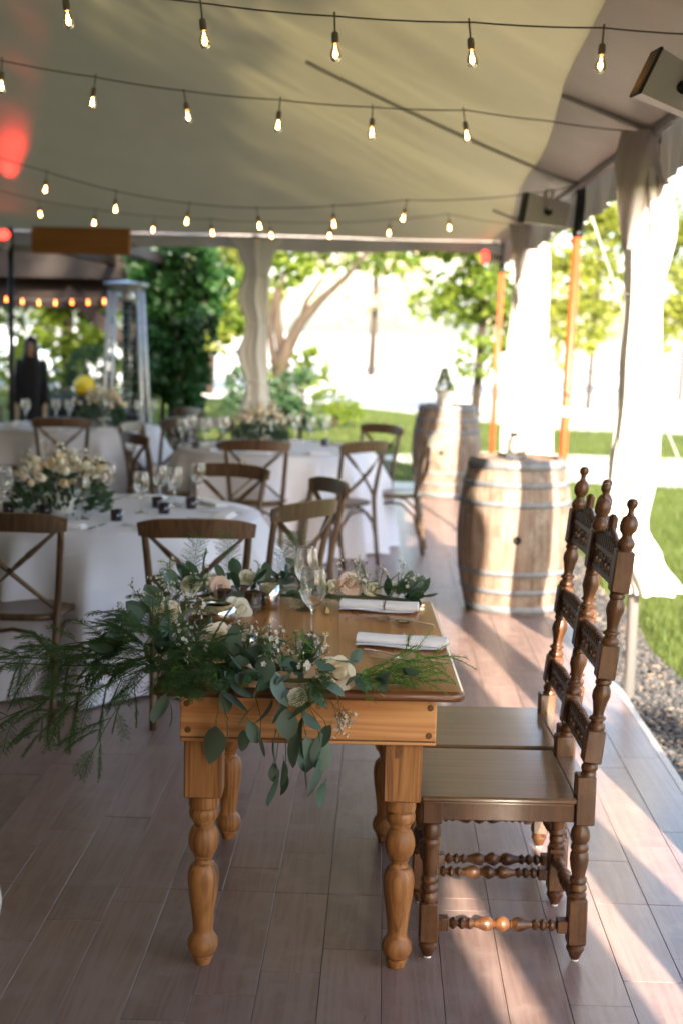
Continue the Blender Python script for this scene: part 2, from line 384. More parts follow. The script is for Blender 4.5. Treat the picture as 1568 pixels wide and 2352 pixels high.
for k in range(-60, 7):
    x0 = .036 + PW * k; x1 = x0 + PW
    if x0 < -9.5: continue
    joints = []
    for mI in range(-16, 20):
        joints.append(3.326 + .147 * (k + 4) + PL * mI)
        if mI % 3 == 0: joints.append(SEAM + PL * mI)
    joints = sorted(j for j in joints if -6.9 < j < 15.9)
    seams = [SEAM + PL * mI for mI in range(-18, 21, 3)]
    joints = [j for j in joints if min(abs(j - s) for s in seams) < 1e-6 or min(abs(j - s) for s in seams) > .07]
    joints = [-6.9] + joints + [15.9]
    for a, b in zip(joints, joints[1:]):
        if b - a > .02: planks.append((x0, x1, a, b))
def on_screen(x, y, z=0):
    d = Vector((x, y, z)) - CC; wz = d.dot(_f)
    if wz < .3: return None
    px, py = 784 + FPX * d.dot(CR) / wz, 1176 - FPX * d.dot(CU) / wz
    return (px, py, wz)
def vis(p):
    best = None
    for x in (p[0], p[1]):
        for y in (p[2], p[3]):
            q = on_screen(x, y)
            if q and -40 < q[0] < 1608 and q[1] < 2400: best = min(best or 99, q[2])
    return best
nearp = sorted((v, i) for i, v in ((i, vis(p)) for i, p in enumerate(planks)) if v)[:298]
ind = {i for _, i in nearp}
pm = {}
restp = MB()
GAP = .0016
for i, (x0, x1, a, b) in enumerate(planks):
    dz = rnd.uniform(-.0007, .0007)
    if i in ind:
        key = round(b - a, 3)
        if key not in pm:
            t = MB(); t.box((0, 0, -.006), (PW - GAP, b - a - GAP, .012), bev=.0008); pm[key] = t.mesh('plank')
        link('plank', pm[key], 'floor_laminate', floor, ((x0 + x1) / 2, (a + b) / 2, dz))
    else: restp.box(((x0 + x1) / 2, (a + b) / 2, -.006 + dz), (PW - GAP, b - a - GAP, .012))
tag(restp.build('planks_beyond', 'floor_laminate', floor), kind='stuff')

# gravel stones and grass blades
def rock(b, c, r):
    q = rnd.random() * 6; s = [r * rnd.uniform(.7, 1.25) for _ in range(3)]; s[2] *= .7
    P = []
    for k, (zz, n) in enumerate(((-.6, 5), (.35, 5))):
        for i in range(n):
            t = q + 2 * PI * i / n + k * .6; e = rnd.uniform(.8, 1.15)
            P.append((c[0] + math.cos(t) * s[0] * e, c[1] + math.sin(t) * s[1] * e, c[2] + zz * s[2]))
    P.append((c[0] + rnd.uniform(-.2, .2) * r, c[1], c[2] + s[2] * .95))
    F = [(i, (i + 1) % 5, 5 + (i + 1) % 5, 5 + i) for i in range(5)] + [(5 + i, 5 + (i + 1) % 5, 10) for i in range(5)]
    b.add(P, F)
gv = MB()
for i in range(9500):
    y = 3.6 + 9.5 * rnd.random() ** 1.4; x = rnd.uniform(1.215, 1.57 + .03 * math.sin(y * 3))
    rock(gv, (x, y, GZ + .016 + rnd.uniform(0, .012)), rnd.uniform(.007, .017) * (1.25 if rnd.random() < .1 else 1))
tag(gv.build('gravel', 'gravel_stone'), 'loose grey and tan gravel in the strip beside the wooden floor', 'gravel', kind='stuff')
def blades(b, n, rx, ry, hmin, hmax, wd, pw=1.0):
    for i in range(n):
        x = rnd.uniform(*rx); y = ry[0] + (ry[1] - ry[0]) * rnd.random() ** pw
        if x < 1.60 + .05 * math.sin(y * 2.3) + .03 * math.sin(y * 7) and y < 16.2: continue
        h = rnd.uniform(hmin, hmax) * (1 + .5 * noise.noise((x * 1.3, y * 1.3, 0))); a = rnd.random() * 6.28; l = h * rnd.uniform(.2, .8)
        dx, dy = math.cos(a), math.sin(a)
        b.add([(x - dy * wd, y + dx * wd, GZ), (x + dy * wd, y - dx * wd, GZ), (x + dx * l, y + dy * l, GZ + h)], [(0, 1, 2)])
gr = MB(); blades(gr, 60000, (1.5, 3.6), (5, 16.5), .035, .085, .003, 1.3); blades(gr, 26000, (-6, 9), (16.2, 31), .05, .10, .007)
tag(gr.build('grass', 'grass_blade'), 'short green lawn grass round the tent', 'grass', kind='stuff')

# ------------------------------------------------------------------ the tent
tent = thing('frame_tent', 'large white frame tent canopy with valance over the wooden floor', 'tent')
def smin(vals, k=.55):
    return -math.log(sum(math.exp(-v / k) for v in vals)) * k
def roof_h(x, y):
    d = smin([EAVE_X - x, x - EAVE_XL, EAVE_Y1 - y, y - EAVE_Y0])
    d = max(d, -.05); f = .37 * d + .028 * d * d
    bay = math.sin(PI * (y - 6.8) / 2.65) ** 2
    f -= .05 * bay * min(1, d) * math.exp(-d * .35)
    return EAVE_H + f
def roof_pt(x, y):
    z = roof_h(x, y)
    # creases where the skin is pulled
    d = min(EAVE_X - x, EAVE_Y1 - y, x - EAVE_XL, y - EAVE_Y0)
    z += .022 * noise.noise((x * .9 + y * .5, (y - x) * 2.2, 1)) * min(1, d) + .008 * noise.noise((x * 3 + y, (y - x) * 5, 4)) * min(1, d)
    for ys in (5.5, 8.05, 10.9): z -= .014 * math.exp(-((y + .15 * x - ys) / .07) ** 2) * min(1, max(0, d - .5))
    cx = (x + 2.2) * .75 + (y - 8) * .66; cd = (x + 2.2) * .66 - (y - 8) * .75
    z -= .035 * math.exp(-(cx / .9) ** 2) * math.exp(-(cd / 1.2) ** 2) * (.5 + .5 * math.sin(cd * 22))
    return (x, y, z)
rf = MB(); rf.grid(lambda u, v: roof_pt(lerp(EAVE_XL, EAVE_X, u), lerp(EAVE_Y0, EAVE_Y1, v)), 120, 210)
rf.build('roof_skin', 'tent_vinyl', tent)
# added strip imitating the shade band along the right-hand eave, tapering with distance
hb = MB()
def shade_strip(u, v):
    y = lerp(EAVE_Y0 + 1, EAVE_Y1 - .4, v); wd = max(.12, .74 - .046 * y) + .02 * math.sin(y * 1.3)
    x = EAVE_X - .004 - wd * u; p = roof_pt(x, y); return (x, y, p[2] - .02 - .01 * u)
hb.grid(shade_strip, 10, 170); hb.build('eave_shade_strip', 'tent_hem', tent)
def valance(name, p0, p1, out, drop):
    b = MB(); p0, p1, out = Vector(p0), Vector(p1), Vector(out); Ln = (p1 - p0).length
    def f(u, v):
        p = p0.lerp(p1, u); s = u * Ln
        return p + out * (.015 + .02 * v * math.sin(s * 7) + .014 * v * math.sin(s * 19)) + Vector((0, 0, .012 - v * (drop + .02 * math.sin(s * 2.4))))
    b.grid(f, int(Ln * 12), 4); b.build(name, 'tent_hem', tent)
zz = EAVE_H - .01
valance('valance', (EAVE_X, EAVE_Y0, zz), (EAVE_X, EAVE_Y1, zz), (1, 0, 0), .26)
valance('valance', (EAVE_XL, EAVE_Y1, zz), (EAVE_X, EAVE_Y1, zz), (0, 1, 0), .16)
valance('valance', (EAVE_XL, EAVE_Y0, zz), (EAVE_XL, EAVE_Y1, zz), (-1, 0, 0), .2)
valance('valance', (EAVE_XL, EAVE_Y0, zz), (EAVE_X, EAVE_Y0, zz), (0, -1, 0), .2)
def bar(name, a, b_, r, mat='tent_tube'):
    t = MB(); t.tube([a, b_], r, 10); return t.build(name, mat, tent)
def rafter(y, ln):
    t = MB(); t.tube([(EAVE_X - .02 - d, y, roof_h(EAVE_X - .02 - d, y) - .035) for d in [i * ln / 14 for i in range(15)]], .013, 8); t.build('rafter', 'edge_strip', tent)
SIDE_Y = [6.8, 9.3, 12.65, 15.4]
for y, ln in ((4.3, .8), (6.8, .42), (9.3, 1.75), (12.65, .3)): rafter(y, ln)
bar('eave_tube', (EAVE_X - .02, EAVE_Y0, EAVE_H - .04), (EAVE_X - .02, EAVE_Y1 - .05, EAVE_H - .04), .02)
bar('eave_tube', (EAVE_XL, EAVE_Y1 - .07, EAVE_H - .04), (EAVE_X - .04, EAVE_Y1 - .07, EAVE_H - .04), .014, 'tent_hem')
def pole(x, y, orange, lean=0.0):
    p = MB()
    if orange:
        p.tube([(x - lean, y, GZ), (x - lean * .25, y, EAVE_H - .31)], .028, 12); o = p.build('pole', 'pole_orange', tent)
        q = MB(); q.tube([(x - lean * .25, y, EAVE_H - .32), (x, y, EAVE_H - .02)], .030, 12); q.tube([(x - lean * .27, y, EAVE_H - .35), (x - lean * .25, y, EAVE_H - .31)], .036, 12); q.build('pole_sleeve', 'black_metal', o)
        k = MB(); zc = 1.2; k.tube([(x - lean * .7, y, zc - .03), (x - lean * .68, y, zc + .03)], .037, 12); k.box((x - lean * .7 - .04, y - .02, zc), (.05, .035, .05)); k.build('clamp', 'white_plastic', o)
    else:
        p.tube([(x, y, GZ), (x, y, EAVE_H - .02)], .028, 12); p.build('pole', 'tent_tube', tent)
    b = MB(); b.box((x, y, GZ + .008), (.2, .2, .016)); b.build('base_plate', 'tent_tube', tent)
    c = MB(); c.box((x, y, EAVE_H - .05), (.07, .09, .08), bev=.01); c.build('corner_joint', 'black_metal', tent)
pole(1.235, 9.3, True, .075); pole(1.25, 15.38, True, .075)
for y in (6.8, 12.65, 4.3, 1.9, -.15, -3): pole(1.235, y, False)
pole(-1.40, 15.42, False)
pl_ = MB(); pl_.tube([(-3.95, 15.1, GZ), (-3.95, 15.1, EAVE_H)], .03, 12); pl_.build('pole', 'black_metal', tent)
for x in (-6.6, -9.1): pole(x, 15.42, False)
for y in (2, 9): pole(EAVE_XL + .03, y, False)
pole(EAVE_XL + .03, -6.9, False); pole(-4, -6.9, False); pole(1.2, -6.9, False)

# white drapes gathered at the poles
def drape(x, y, label, ztop, prof, seed, pleats=7, tilt=(0, 0), parts=True, group=None):
    """prof: (height, half width across, half depth) from top to bottom; gathered soft cloth"""
    t = thing('curtain', label, 'curtain', (x, y, 0), 0, group); b = MB()
    prof = sorted(prof, key=lambda p: -p[0]); hs = [p[0] for p in prof]
    def at(h):
        for a, c in zip(prof, prof[1:]):
            if a[0] >= h >= c[0]:
                k = (a[0] - h) / max(1e-6, a[0] - c[0]); k = k * k * (3 - 2 * k)
                return [lerp(a[i], c[i], k) for i in (1, 2, 3, 4)]
        return prof[-1][1:5]
    def f(u, v):
        h = lerp(hs[0], hs[-1], v); wx, wy, ox, oy = at(h); th = 2 * PI * u
        e = 1 + .20 * math.sin(pleats * th + seed + 1.2 * math.sin(h * 2 + seed)) + .12 * math.sin((pleats * 2 + 1) * th + h * 3 + seed * 2) + .10 * noise.noise((math.cos(th) * 1.5, math.sin(th) * 1.5, h * 2.5 + seed))
        return (ox + math.cos(th) * wx * e, oy + math.sin(th) * wy * e, h)
    b.grid(f, 72, 64, True, True); b.build('cloth', 'drape_voile', t)
    return t, at
def tie(t, at, h):
    wx, wy, ox, oy = at(h); b = MB(); b.tube([(ox + math.cos(a) * wx * 1.05, oy + math.sin(a) * wy * 1.05, h + .01 * math.sin(3 * a)) for a in [2 * PI * i / 24 for i in range(25)]], .012, 6, False); b.build('tie', 'drape_voile', t)
t, at_ = drape(1.22, 6.8, 'white gathered curtain whose foot blows out beside the carved chair backs', 2.6,
    [(2.60, .05, .05, -.02, 0), (2.2, .10, .09, .02, 0), (1.9, .075, .08, .0, 0), (1.5, .085, .09, .0, 0), (1.1, .095, .09, -.02, 0), (.8, .085, .09, -.03, 0), (.65, .10, .11, .02, 0), (.48, .13, .13, .09, .02)], 1.3)
tie(t, at_, 1.9)
t, at_ = drape(1.28, 12.65, 'white gathered curtain hanging behind the barrel between the orange poles', 2.6,
    [(2.60, .05, .05, 0, 0), (2.35, .12, .1, 0, 0), (1.95, .13, .10, -.01, 0), (1.5, .15, .12, -.02, 0), (.8, .19, .14, 0, 0), (.05, .2, .16, .02, 0)], 4.1)
tie(t, at_, 1.95)
t, at_ = drape(-1.40, 15.42, 'white cloth wound round the middle pole of the far tent side', 2.62,
    [(2.62, .24, .12, 0, 0), (2.5, .17, .11, 0, 0), (2.25, .11, .11, .02, 0), (2.0, .14, .11, -.02, 0), (1.7, .10, .10, .02, 0), (1.4, .14, .11, -.02, 0), (1.1, .10, .1, .02, 0), (.7, .13, .11, 0, 0), (.03, .14, .12, 0, 0)], 2.2, 5)
for h in (2.25, 1.7, 1.1): tie(t, at_, h)
drape(1.24, -.26, 'wide white curtain panel drawn half across a bay behind the camera', 2.6, [(2.62, .05, .66, 0, 0), (1.4, .06, .62, 0, 0), (.03, .07, .66, 0, 0)], 5.2, 17)
for i, (y, sd) in enumerate(((4.3, .7), (1.9, 2.9))):
    t, at_ = drape(1.24, y, 'white gathered curtain tied back on the eave side outside the view', 2.6,
        [(2.60, .05, .05, 0, 0), (2.2, .12, .1, 0, 0), (1.4, .07, .08, 0, 0), (.8, .1, .1, 0, 0), (.03, .13, .12, 0, 0)], sd, group='curtains tied back outside the view')
# pennant-like flaps of folded sidewall under the eave at two poles
def flap(x, y, label, pts, thick=.05):
    t = thing('sidewall_flap', label, 'tent flap', (x, y, 0)); b = MB(); n = len(pts)
    def f(u, v):
        k = v * (n - 1); i = min(int(k), n - 2); q = k - i
        z = lerp(pts[i][0], pts[i + 1][0], q); a = lerp(pts[i][1], pts[i + 1][1], q); c = lerp(pts[i][2], pts[i + 1][2], q)
        return (lerp(a, c, u), thick * math.sin(u * 9 + 2 * v) * (1 - v * .5), z)
    b.grid(f, 26, 24); b.build('cloth', 'tent_hem', t); return t
flap(1.16, 6.72, 'grey folded sidewall hanging to a point from the eave above the blowing curtain', [(2.64, -.10, .14), (2.5, -.12, .13), (2.3, -.10, .08), (2.1, -.07, -.02)])
flap(1.20, 12.5, 'grey folded sidewall hanging to a point below the far white speaker', [(2.62, -.15, .16), (2.4, -.12, .12), (2.15, -.08, .02), (1.95, -.05, -.03)])
# guy ropes
def rope(a, b_, label, r=.008):
    t = MB(); a, b_ = Vector(a), Vector(b_); t.tube([a.lerp(b_, i / 12) - Vector((0, 0, .12 * math.sin(PI * i / 12))) for i in range(13)], r, 6)
    return tag(t.build('guy_rope', 'edge_strip'), label, 'rope')
rope((1.25, 6.85, 2.6), (3.3, 9.6, GZ), 'thin pale guy rope running down to the lawn from the eave over the blowing curtain')
rope((1.25, 9.35, 2.6), (2.9, 12.2, GZ), 'thin pale guy rope running down from the near orange pole')
# unseen tent sidewalls, added to cut the light from behind and the sides
sw = MB(); sw.grid(lambda u, v: (EAVE_XL - .02 + .03 * math.sin(u * 90), lerp(-7, 15, u), lerp(GZ, EAVE_H, v)), 160, 6); sw.build('sidewall', 'tent_hem', tent)
sw = MB(); sw.grid(lambda u, v: (lerp(EAVE_XL, EAVE_X, u), EAVE_Y0 - .02 + .03 * math.sin(u * 90), lerp(GZ, EAVE_H, v)), 120, 6); sw.build('sidewall', 'tent_hem', tent)
sw = MB(); sw.grid(lambda u, v: (EAVE_X + .02 + .03 * math.sin(u * 60), lerp(-7, -1.75, u), lerp(GZ, EAVE_H, v)), 90, 6); sw.build('sidewall', 'tent_hem', tent)
# ------------------------------------------------------------------ farm table
TROT = R_(2.0); TC = Vector((-.19, 4.14, 0)); TH = .80
farm = thing('farm_table', 'pine farm table with turned legs and varnished top carrying the leafy garland', 'table', TC, TROT)
TW, TL = .40, .612
b = MB()   # top: slab with rounded nose
def top_ring(inset, z): return [(-TW + inset, -TL + inset, z), (TW - inset, -TL + inset, z), (TW - inset, TL - inset, z), (-TW + inset, TL - inset, z)]
def rounded(inset, z, r=.03, n=5):
    P = []
    for cx, cy, a0 in ((TW - r, -TL + r, -PI / 2), (TW - r, TL - r, 0), (-TW + r, TL - r, PI / 2), (-TW + r, -TL + r, PI)):
        for i in range(n + 1):
            a = a0 + PI / 2 * i / n; rr = r - inset; P.append((cx + rr * math.cos(a), cy + rr * math.sin(a), z))
    return P
rings = [rounded(.012, .772), rounded(.003, .774), rounded(0, .780), rounded(0, .789), rounded(.004, .7965), rounded(.010, .7995)]
n = len(rings[0]); P = [p for r in rings for p in r]; F = [(k * n + i, k * n + (i + 1) % n, (k + 1) * n + (i + 1) % n, (k + 1) * n + i) for k in range(len(rings) - 1) for i in range(n)]
b.add(P, F, True); b.add(rings[0], [tuple(reversed(range(n)))]); b.build('top_edge', 'table_edge', farm)
# boards of the top, along the table
bw = (2 * (TW - .0105)) / 5
for i in range(5):
    t = MB(); t.box((-TW + .0105 + bw * (i + .5), 0, .7905), (bw - .0008, 2 * (TL - .0105), .0192), bev=.0007); t.build('top_board', 'table_varnish', farm)
ap = MB(); ap.box((0, -.540, .706), (.664, .024, .132), bev=.003); apo = ap.build('apron', 'pine_across', farm)
g2 = MB(); g2.box((0, -.5525, .652), (.662, .003, .004)); g2.build('groove', 'peg', apo)
for x, z in ((.315, .742), (.313, .668), (-.315, .742), (-.312, .672)):
    p = MB(); p.lathe([(.0085, -.003), (.0085, .001), (.006, .0018)], 12, mrot(PI / 2, 0, 0, (x, -.5525, z))); p.build('peg', 'peg', apo)
ap = MB(); ap.box((0, .54, .706), (.664, .024, .132), bev=.003); ap.build('apron', 'pine_across', farm)
for sx in (-1, 1):
    ap = MB(); ap.box((sx * .318, 0, .706), (.024, 1.054, .130), bev=.003); ap.build('apron', 'pine_vertical', farm)
leg_prof = [(0.02, 0), (0.0215, 0.002), (0.0258, 0.0175), (0.0258, 0.0195), (0.0285, 0.02), (0.0292, 0.0225), (0.0285, 0.025), (0.0262, 0.0255), (0.03, 0.029), (0.037, 0.039), (0.0412, 0.052), (0.0415, 0.06), (0.0395, 0.071), (0.034, 0.082), (0.0285, 0.088), (0.0272, 0.095), (0.0272, 0.105), (0.029, 0.13), (0.034, 0.168), (0.0395, 0.205), (0.0425, 0.238), (0.0412, 0.258), (0.0365, 0.274), (0.032, 0.2805), (0.0315, 0.2825), (0.0285, 0.283), (0.0228, 0.2885), (0.0215, 0.2945), (0.0235, 0.2995), (0.0255, 0.301), (0.0258, 0.3045), (0.0235, 0.306), (0.029, 0.311), (0.037, 0.324), (0.0412, 0.343), (0.0405, 0.36), (0.0355, 0.377), (0.0295, 0.3865), (0.0262, 0.3885), (0.0252, 0.3935), (0.0262, 0.3985), (0.03, 0.399), (0.0303, 0.4025), (0.03, 0.4055), (0.033, 0.4062), (0.0382, 0.413), (0.04, 0.424), (0.0385, 0.435), (0.034, 0.44), (0.0318, 0.441), (0.0318, 0.4428), (0.04, 0.4432), (0.0408, 0.448), (0.0408, 0.473), (0.0398, 0.4765), (0.034, 0.479)]
dens = []
for (r0, z0), (r1, z1) in zip(leg_prof, leg_prof[1:]): dens.append((r0, z0))
dens.append(leg_prof[-1])
for sx, sy in ((-1, -1), (1, -1), (-1, 1), (1, 1)):
    lx, ly = -.012 + sx * .262, sy * .476
    lg = MB(); lg.lathe(dens, 28, mrot(loc=(lx, ly, 0)))
    lg.box((lx, ly, .6245), (.100, .100, .295), bev=.004); lo = lg.build('leg', 'pine_vertical', farm, 38)
    if sy < 0:
        tn = MB(); tn.box((lx - .012 * sx, ly - .0500, .618), (.017, .003, .04)); tn.build('tenon', 'peg', lo)

# ------------------------------------------------------------------ carved chairs
def spool(b, p0, p1, segs, endblk=.034, hb=.0175):
    """turned stretcher between two points, square at the ends"""
    p0, p1 = Vector(p0), Vector(p1); d = p1 - p0; Ln = d.length; M = Matrix.Translation(p0) @ d.to_track_quat('Z', 'Y').to_matrix().to_4x4()
    b.box((0, 0, endblk / 2), (hb * 2, hb * 2, endblk), M, bev=.002); b.box((0, 0, Ln - endblk / 2), (hb * 2, hb * 2, endblk), M, bev=.002)
    b.lathe([(r * 1.12, endblk - .002 + t * (Ln - 2 * endblk + .004)) for r, t in segs], 14, M)
SP = [(.010, 0), (.008, .015), (.0145, .04), (.015, .06), (.008, .085), (.008, .095), (.0145, .12), (.0145, .14), (.008, .165), (.0085, .175), (.014, .195), (.0135, .21), (.009, .235), (.011, .27), (.0165, .32), (.0185, .36), (.016, .395), (.009, .415), (.0115, .425), (.0085, .432), (.015, .455), (.0195, .49)]
SP = SP + [(r, 1 - t) for r, t in reversed(SP)]
post_up = [(.0005, 1.285), (.008, 1.2835), (.0125, 1.276), (.0128, 1.268), (.0105, 1.262), (.0068, 1.256), (.0068, 1.248), (.009, 1.240), (.014, 1.236), (.0195, 1.224), (.0210, 1.212), (.0190, 1.199), (.013, 1.191), (.0112, 1.186), (.0125, 1.181), (.017, 1.174), (.0210, 1.166), (.0208, 1.158), (.0165, 1.149), (.0165, 1.146)]
def turn(z1, z0):
    """vase and ring turning between two square blocks, top z1 to bottom z0"""
    T = [(0, .019), (.03, .0165), (.06, .019), (.11, .0185), (.13, .0155), (.17, .0165), (.25, .0205), (.36, .0212), (.46, .0175), (.60, .0140), (.70, .0125), (.73, .0135), (.76, .019), (.80, .0195), (.82, .0145), (.86, .0145), (.90, .0195), (.96, .0215), (1, .0195)]
    return [(r, lerp(z1, z0, t)) for t, r in T]
def lean(z): return max(0, (z - .40)) * .112
def make_carved():
    t = thing('carved_chair', 'x', 'chair')
    X0, X1, YW = .022, .428, .188        # front leg, rear post, half spacing
    for sy in (-1, 1):
        y = sy * YW
        b = MB()                          # rear post: runs from floor to finial
        b.lathe([(r * 1.17, z) for r, z in post_up], 18, mrot(loc=(X1, y, 0)), off=lean)
        for z0, z1, h in ((1.033, 1.147, .0250), (.798, .893, .0255), (.566, .658, .0255), (.392, .531, .0265), (.050, .182, .0255)):
            Mx = Matrix.Translation((X1 + lean((z0 + z1) / 2), y, (z0 + z1) / 2)) @ Matrix.Rotation(.108 if z0 > .5 else 0, 4, 'Y')
            b.box((0, 0, 0), (h * 2, h * 2, z1 - z0), Mx, bev=.004)
        for a, c in ((1.034, .892), (.799, .657)): b.lathe([(r * 1.17, z) for r, z in turn(a, c)], 18, mrot(loc=(X1, y, 0)), off=lean)
        b.lathe([(.021, .568), (.018, .562), (.0228, .555), (.0228, .547), (.019, .540), (.022, .530)], 18, mrot(loc=(X1, y, 0)), off=lean)
        legt = [(.0165, .394), (.0165, .385), (.0215, .372), (.0235, .358), (.021, .345), (.0165, .338), (.0205, .330), (.0215, .322), (.018, .314), (.0215, .306), (.0225, .29), (.020, .27), (.0165, .252), (.0155, .243), (.0205, .236), (.0205, .228), (.016, .222), (.0205, .215), (.021, .206), (.0165, .199), (.0215, .192), (.019, .181)]
        b.lathe([(r * 1.17, z) for r, z in legt], 18, mrot(loc=(X1, y, 0)))
        foot = [(.017, .052), (.0165, .047), (.0225, .040), (.0228, .034), (.019, .027), (.0135, .012), (.0095, .005)]
        b.lathe([(r * 1.12, z) for r, z in foot], 16, mrot(loc=(X1, y, 0))); po = b.build('rear_post', 'carved_walnut', t, 40)
        gl = MB(); gl.lathe([(.0095, 0), (.0105, .001), (.0105, .0055), (.009, .0062)], 14, mrot(loc=(X1, y, 0))); gl.build('glide', 'glide_white', po)
        b = MB(); b.box((X0, y, .421), (.053, .053, .062), bev=.003)
        flt = [(.019, .392), (.016, .386), (.0205, .378), (.022, .366), (.0225, .352), (.018, .342), (.0215, .335), (.0215, .328), (.0185, .318), (.0205, .30), (.0195, .275), (.0165, .25), (.0155, .238), (.021, .230), (.021, .222), (.016, .215), (.021, .207), (.0215, .198), (.0165, .19), (.021, .181), (.0215, .170), (.0195, .162)]
        b.lathe([(r * 1.17, z) for r, z in flt], 18, mrot(loc=(X0, y, 0))); b.box((X0, y, .107), (.052, .052, .114), bev=.004); b.lathe([(r * 1.12, z) for r, z in foot], 16, mrot(loc=(X0, y, 0)))
        fo = b.build('front_leg', 'carved_walnut', t, 40)
        gl = MB(); gl.lathe([(.0095, 0), (.0105, .001), (.0105, .0055), (.009, .0062)], 14, mrot(loc=(X0, y, 0))); gl.build('glide', 'glide_white', fo)
        b = MB(); spool(b, (X0 + .02, y, .100), (X1 - .02, y, .100), SP); b.build('stretcher', 'carved_walnut', t, 40)
        b = MB(); b.box(((X0 + X1) / 2, y, .424), (X1 - X0 - .04, .026, .052), bev=.002); b.build('seat_rail', 'carved_walnut', t)
    b = MB(); spool(b, (X1, -YW + .02, .155), (X1, YW - .02, .155), SP); b.build('stretcher', 'carved_walnut', t, 40)
    b = MB(); spool(b, (X0, -YW + .02, .235), (X0, YW - .02, .235), SP); b.build('stretcher', 'carved_walnut', t, 40)
    for x in (X0, X1):
        b = MB(); b.box((x, 0, .424), (.026, 2 * YW - .046, .052), bev=.002); b.build('seat_rail', 'carved_walnut', t)
    # seat board with moulded edge, notched past the rear posts
    b = MB(); b.box((.1995, 0, .463), (.419, .452, .016), bev=.005); b.box((.1995, 0, .4525), (.407, .438, .007), bev=.002); b.box((.437, 0, .463), (.06, .325, .016), bev=.005); b.build('seat', 'seat_walnut', t)
    # carved rails
    def rail(z0, z1, crest):
        b = MB(); xc = X1 + lean((z0 + z1) / 2) - .004; M = Matrix.Translation((xc, 0, (z0 + z1) / 2)) @ Matrix.Rotation(.108, 4, 'Y'); h = z1 - z0; W = 2 * YW - .052
        b.box((0, 0, -h * .42), (.018, W, h * .16), M, bev=.002); b.box((0, 0, h * .16), (.018, W, h * .14), M, bev=.002)
        nl = 12
        for i in range(nl):
            y = -W / 2 + W * (i + .5) / nl
            k = 1 - abs(2 * (i + .5) / nl - 1); hh = h * (.20 + (.22 * k if crest else .10 * k))
            b.box((0, y, h * .22 + hh / 2), (.020, W / nl * .72, hh), M, bev=.004)                     # gadroon lobes
            b.lathe([(.001, -.011), (.007, -.009), (.0085, 0), (.007, .009), (.001, .011)], 8, M @ mrot(0, PI / 2, 0, (0, y, h * .235 + hh)))
        for i in range(5):                                                                             # pierced scrolls
            y = -W / 2 + W * (i + .5) / 5; s = 1 if i % 2 else -1
            pts = [(0, y + s * math.cos(a) * (.010 + .0042 * a), -h * .13 + math.sin(a) * (.008 + .0032 * a)) for a in [q * .55 for q in range(11)]]
            b.tube([M @ Vector(p) for p in pts], .0075, 6)
            b.box((0, y + W / 10, -h * .13), (.014, .010, h * .5), M, bev=.002)
        if crest:
            b.lathe([(.002, -.012), (.016, -.010), (.019, 0), (.016, .010), (.002, .012)], 12, M @ mrot(0, PI / 2, 0, (0, 0, h * .72)))
            b.box((0, 0, h * .92), (.024, .036, .046), M, bev=.009)
            for s in (-1, 1):
                b.tube([M @ Vector((0, s * (.02 + .10 * q), h * (.66 - .3 * q * q))) for q in [i / 8 for i in range(9)]], [.012 - .006 * i / 8 for i in range(9)], 6)
        b.build('carved_rail', 'carved_walnut', t)
    rail(1.040, 1.150, True); rail(.803, .885, False); rail(.571, .650, False)
    return t
CROT = R_(1.7)
ch1 = make_carved(); ch1.location = (.135, 3.925, 0); ch1.rotation_euler[2] = CROT
ch1['label'] = 'dark carved wooden chair with turned posts, standing beside the pegged end of the farm table'; ch1['group'] = 'carved chairs at the farm table'
ch2 = copy_tree(ch1); ch2.location = (.142, 4.405, 0); ch2.rotation_euler[2] = CROT + R_(.8)
ch2['label'] = 'dark carved wooden chair set behind its twin, nearer to the barrels'

# ------------------------------------------------------------------ tableware
def glass_mesh():
    out = [(.034, 0), (.0345, .001), (.030, .0030), (.014, .0062), (.0055, .012), (.0038, .025), (.0034, .060), (.0038, .078), (.0065, .087), (.016, .094), (.028, .106), (.0365, .124), (.0395, .142), (.0385, .165), (.0350, .190), (.0325, .205), (.0320, .2078), (.0316, .2084)]
    inn = [(.0312, .2084), (.0309, .2078), (.0314, .205), (.0340, .190), (.0375, .165), (.0385, .142), (.0355, .124), (.027, .1072), (.015, .0965), (.004, .0925), (.0004, .092)]
    b = MB(); b.lathe(out + inn, 36, cap=True); return b.mesh('wine_glass')
GM = glass_mesh(); GM.materials.append(MAT['clear_glass'])
def glass_at(x, y, z, label, group, s=1.0):
    return tag(link('wine_glass', GM, None, None, (x, y, z), (0, 0, rnd.random() * 6), s), label, 'wine glass', group)
glass_at(-.191, 4.150, TH, 'clear stemmed wine glass by the rolled napkin closest to the pegged apron', 'glasses on the farm table')
glass_at(-.232, 4.545, TH, 'clear stemmed wine glass standing beside the rear stretch of garland on the farm table', 'glasses on the farm table')
def fork_mesh(Ln=.205):
    b = MB(); q = lambda s: (0, s, .004 + .010 * math.sin(PI * min(1, s / Ln)) * .6)
    b.beam([q(s * Ln * .68) for s in [i / 10 for i in range(11)]], [.013, .013, .012, .010, .008, .006, .005, .005, .006, .011, .018], .0022, (1, 0, 0))
    for i in range(4):
        x = (i - 1.5) * .0055; b.beam([(x, Ln * .67, .0085), (x, Ln * .8, .006), (x * .95, Ln, .008)], [.0032, .003, .0015], .0018, (1, 0, 0))
    return b.mesh('fork')
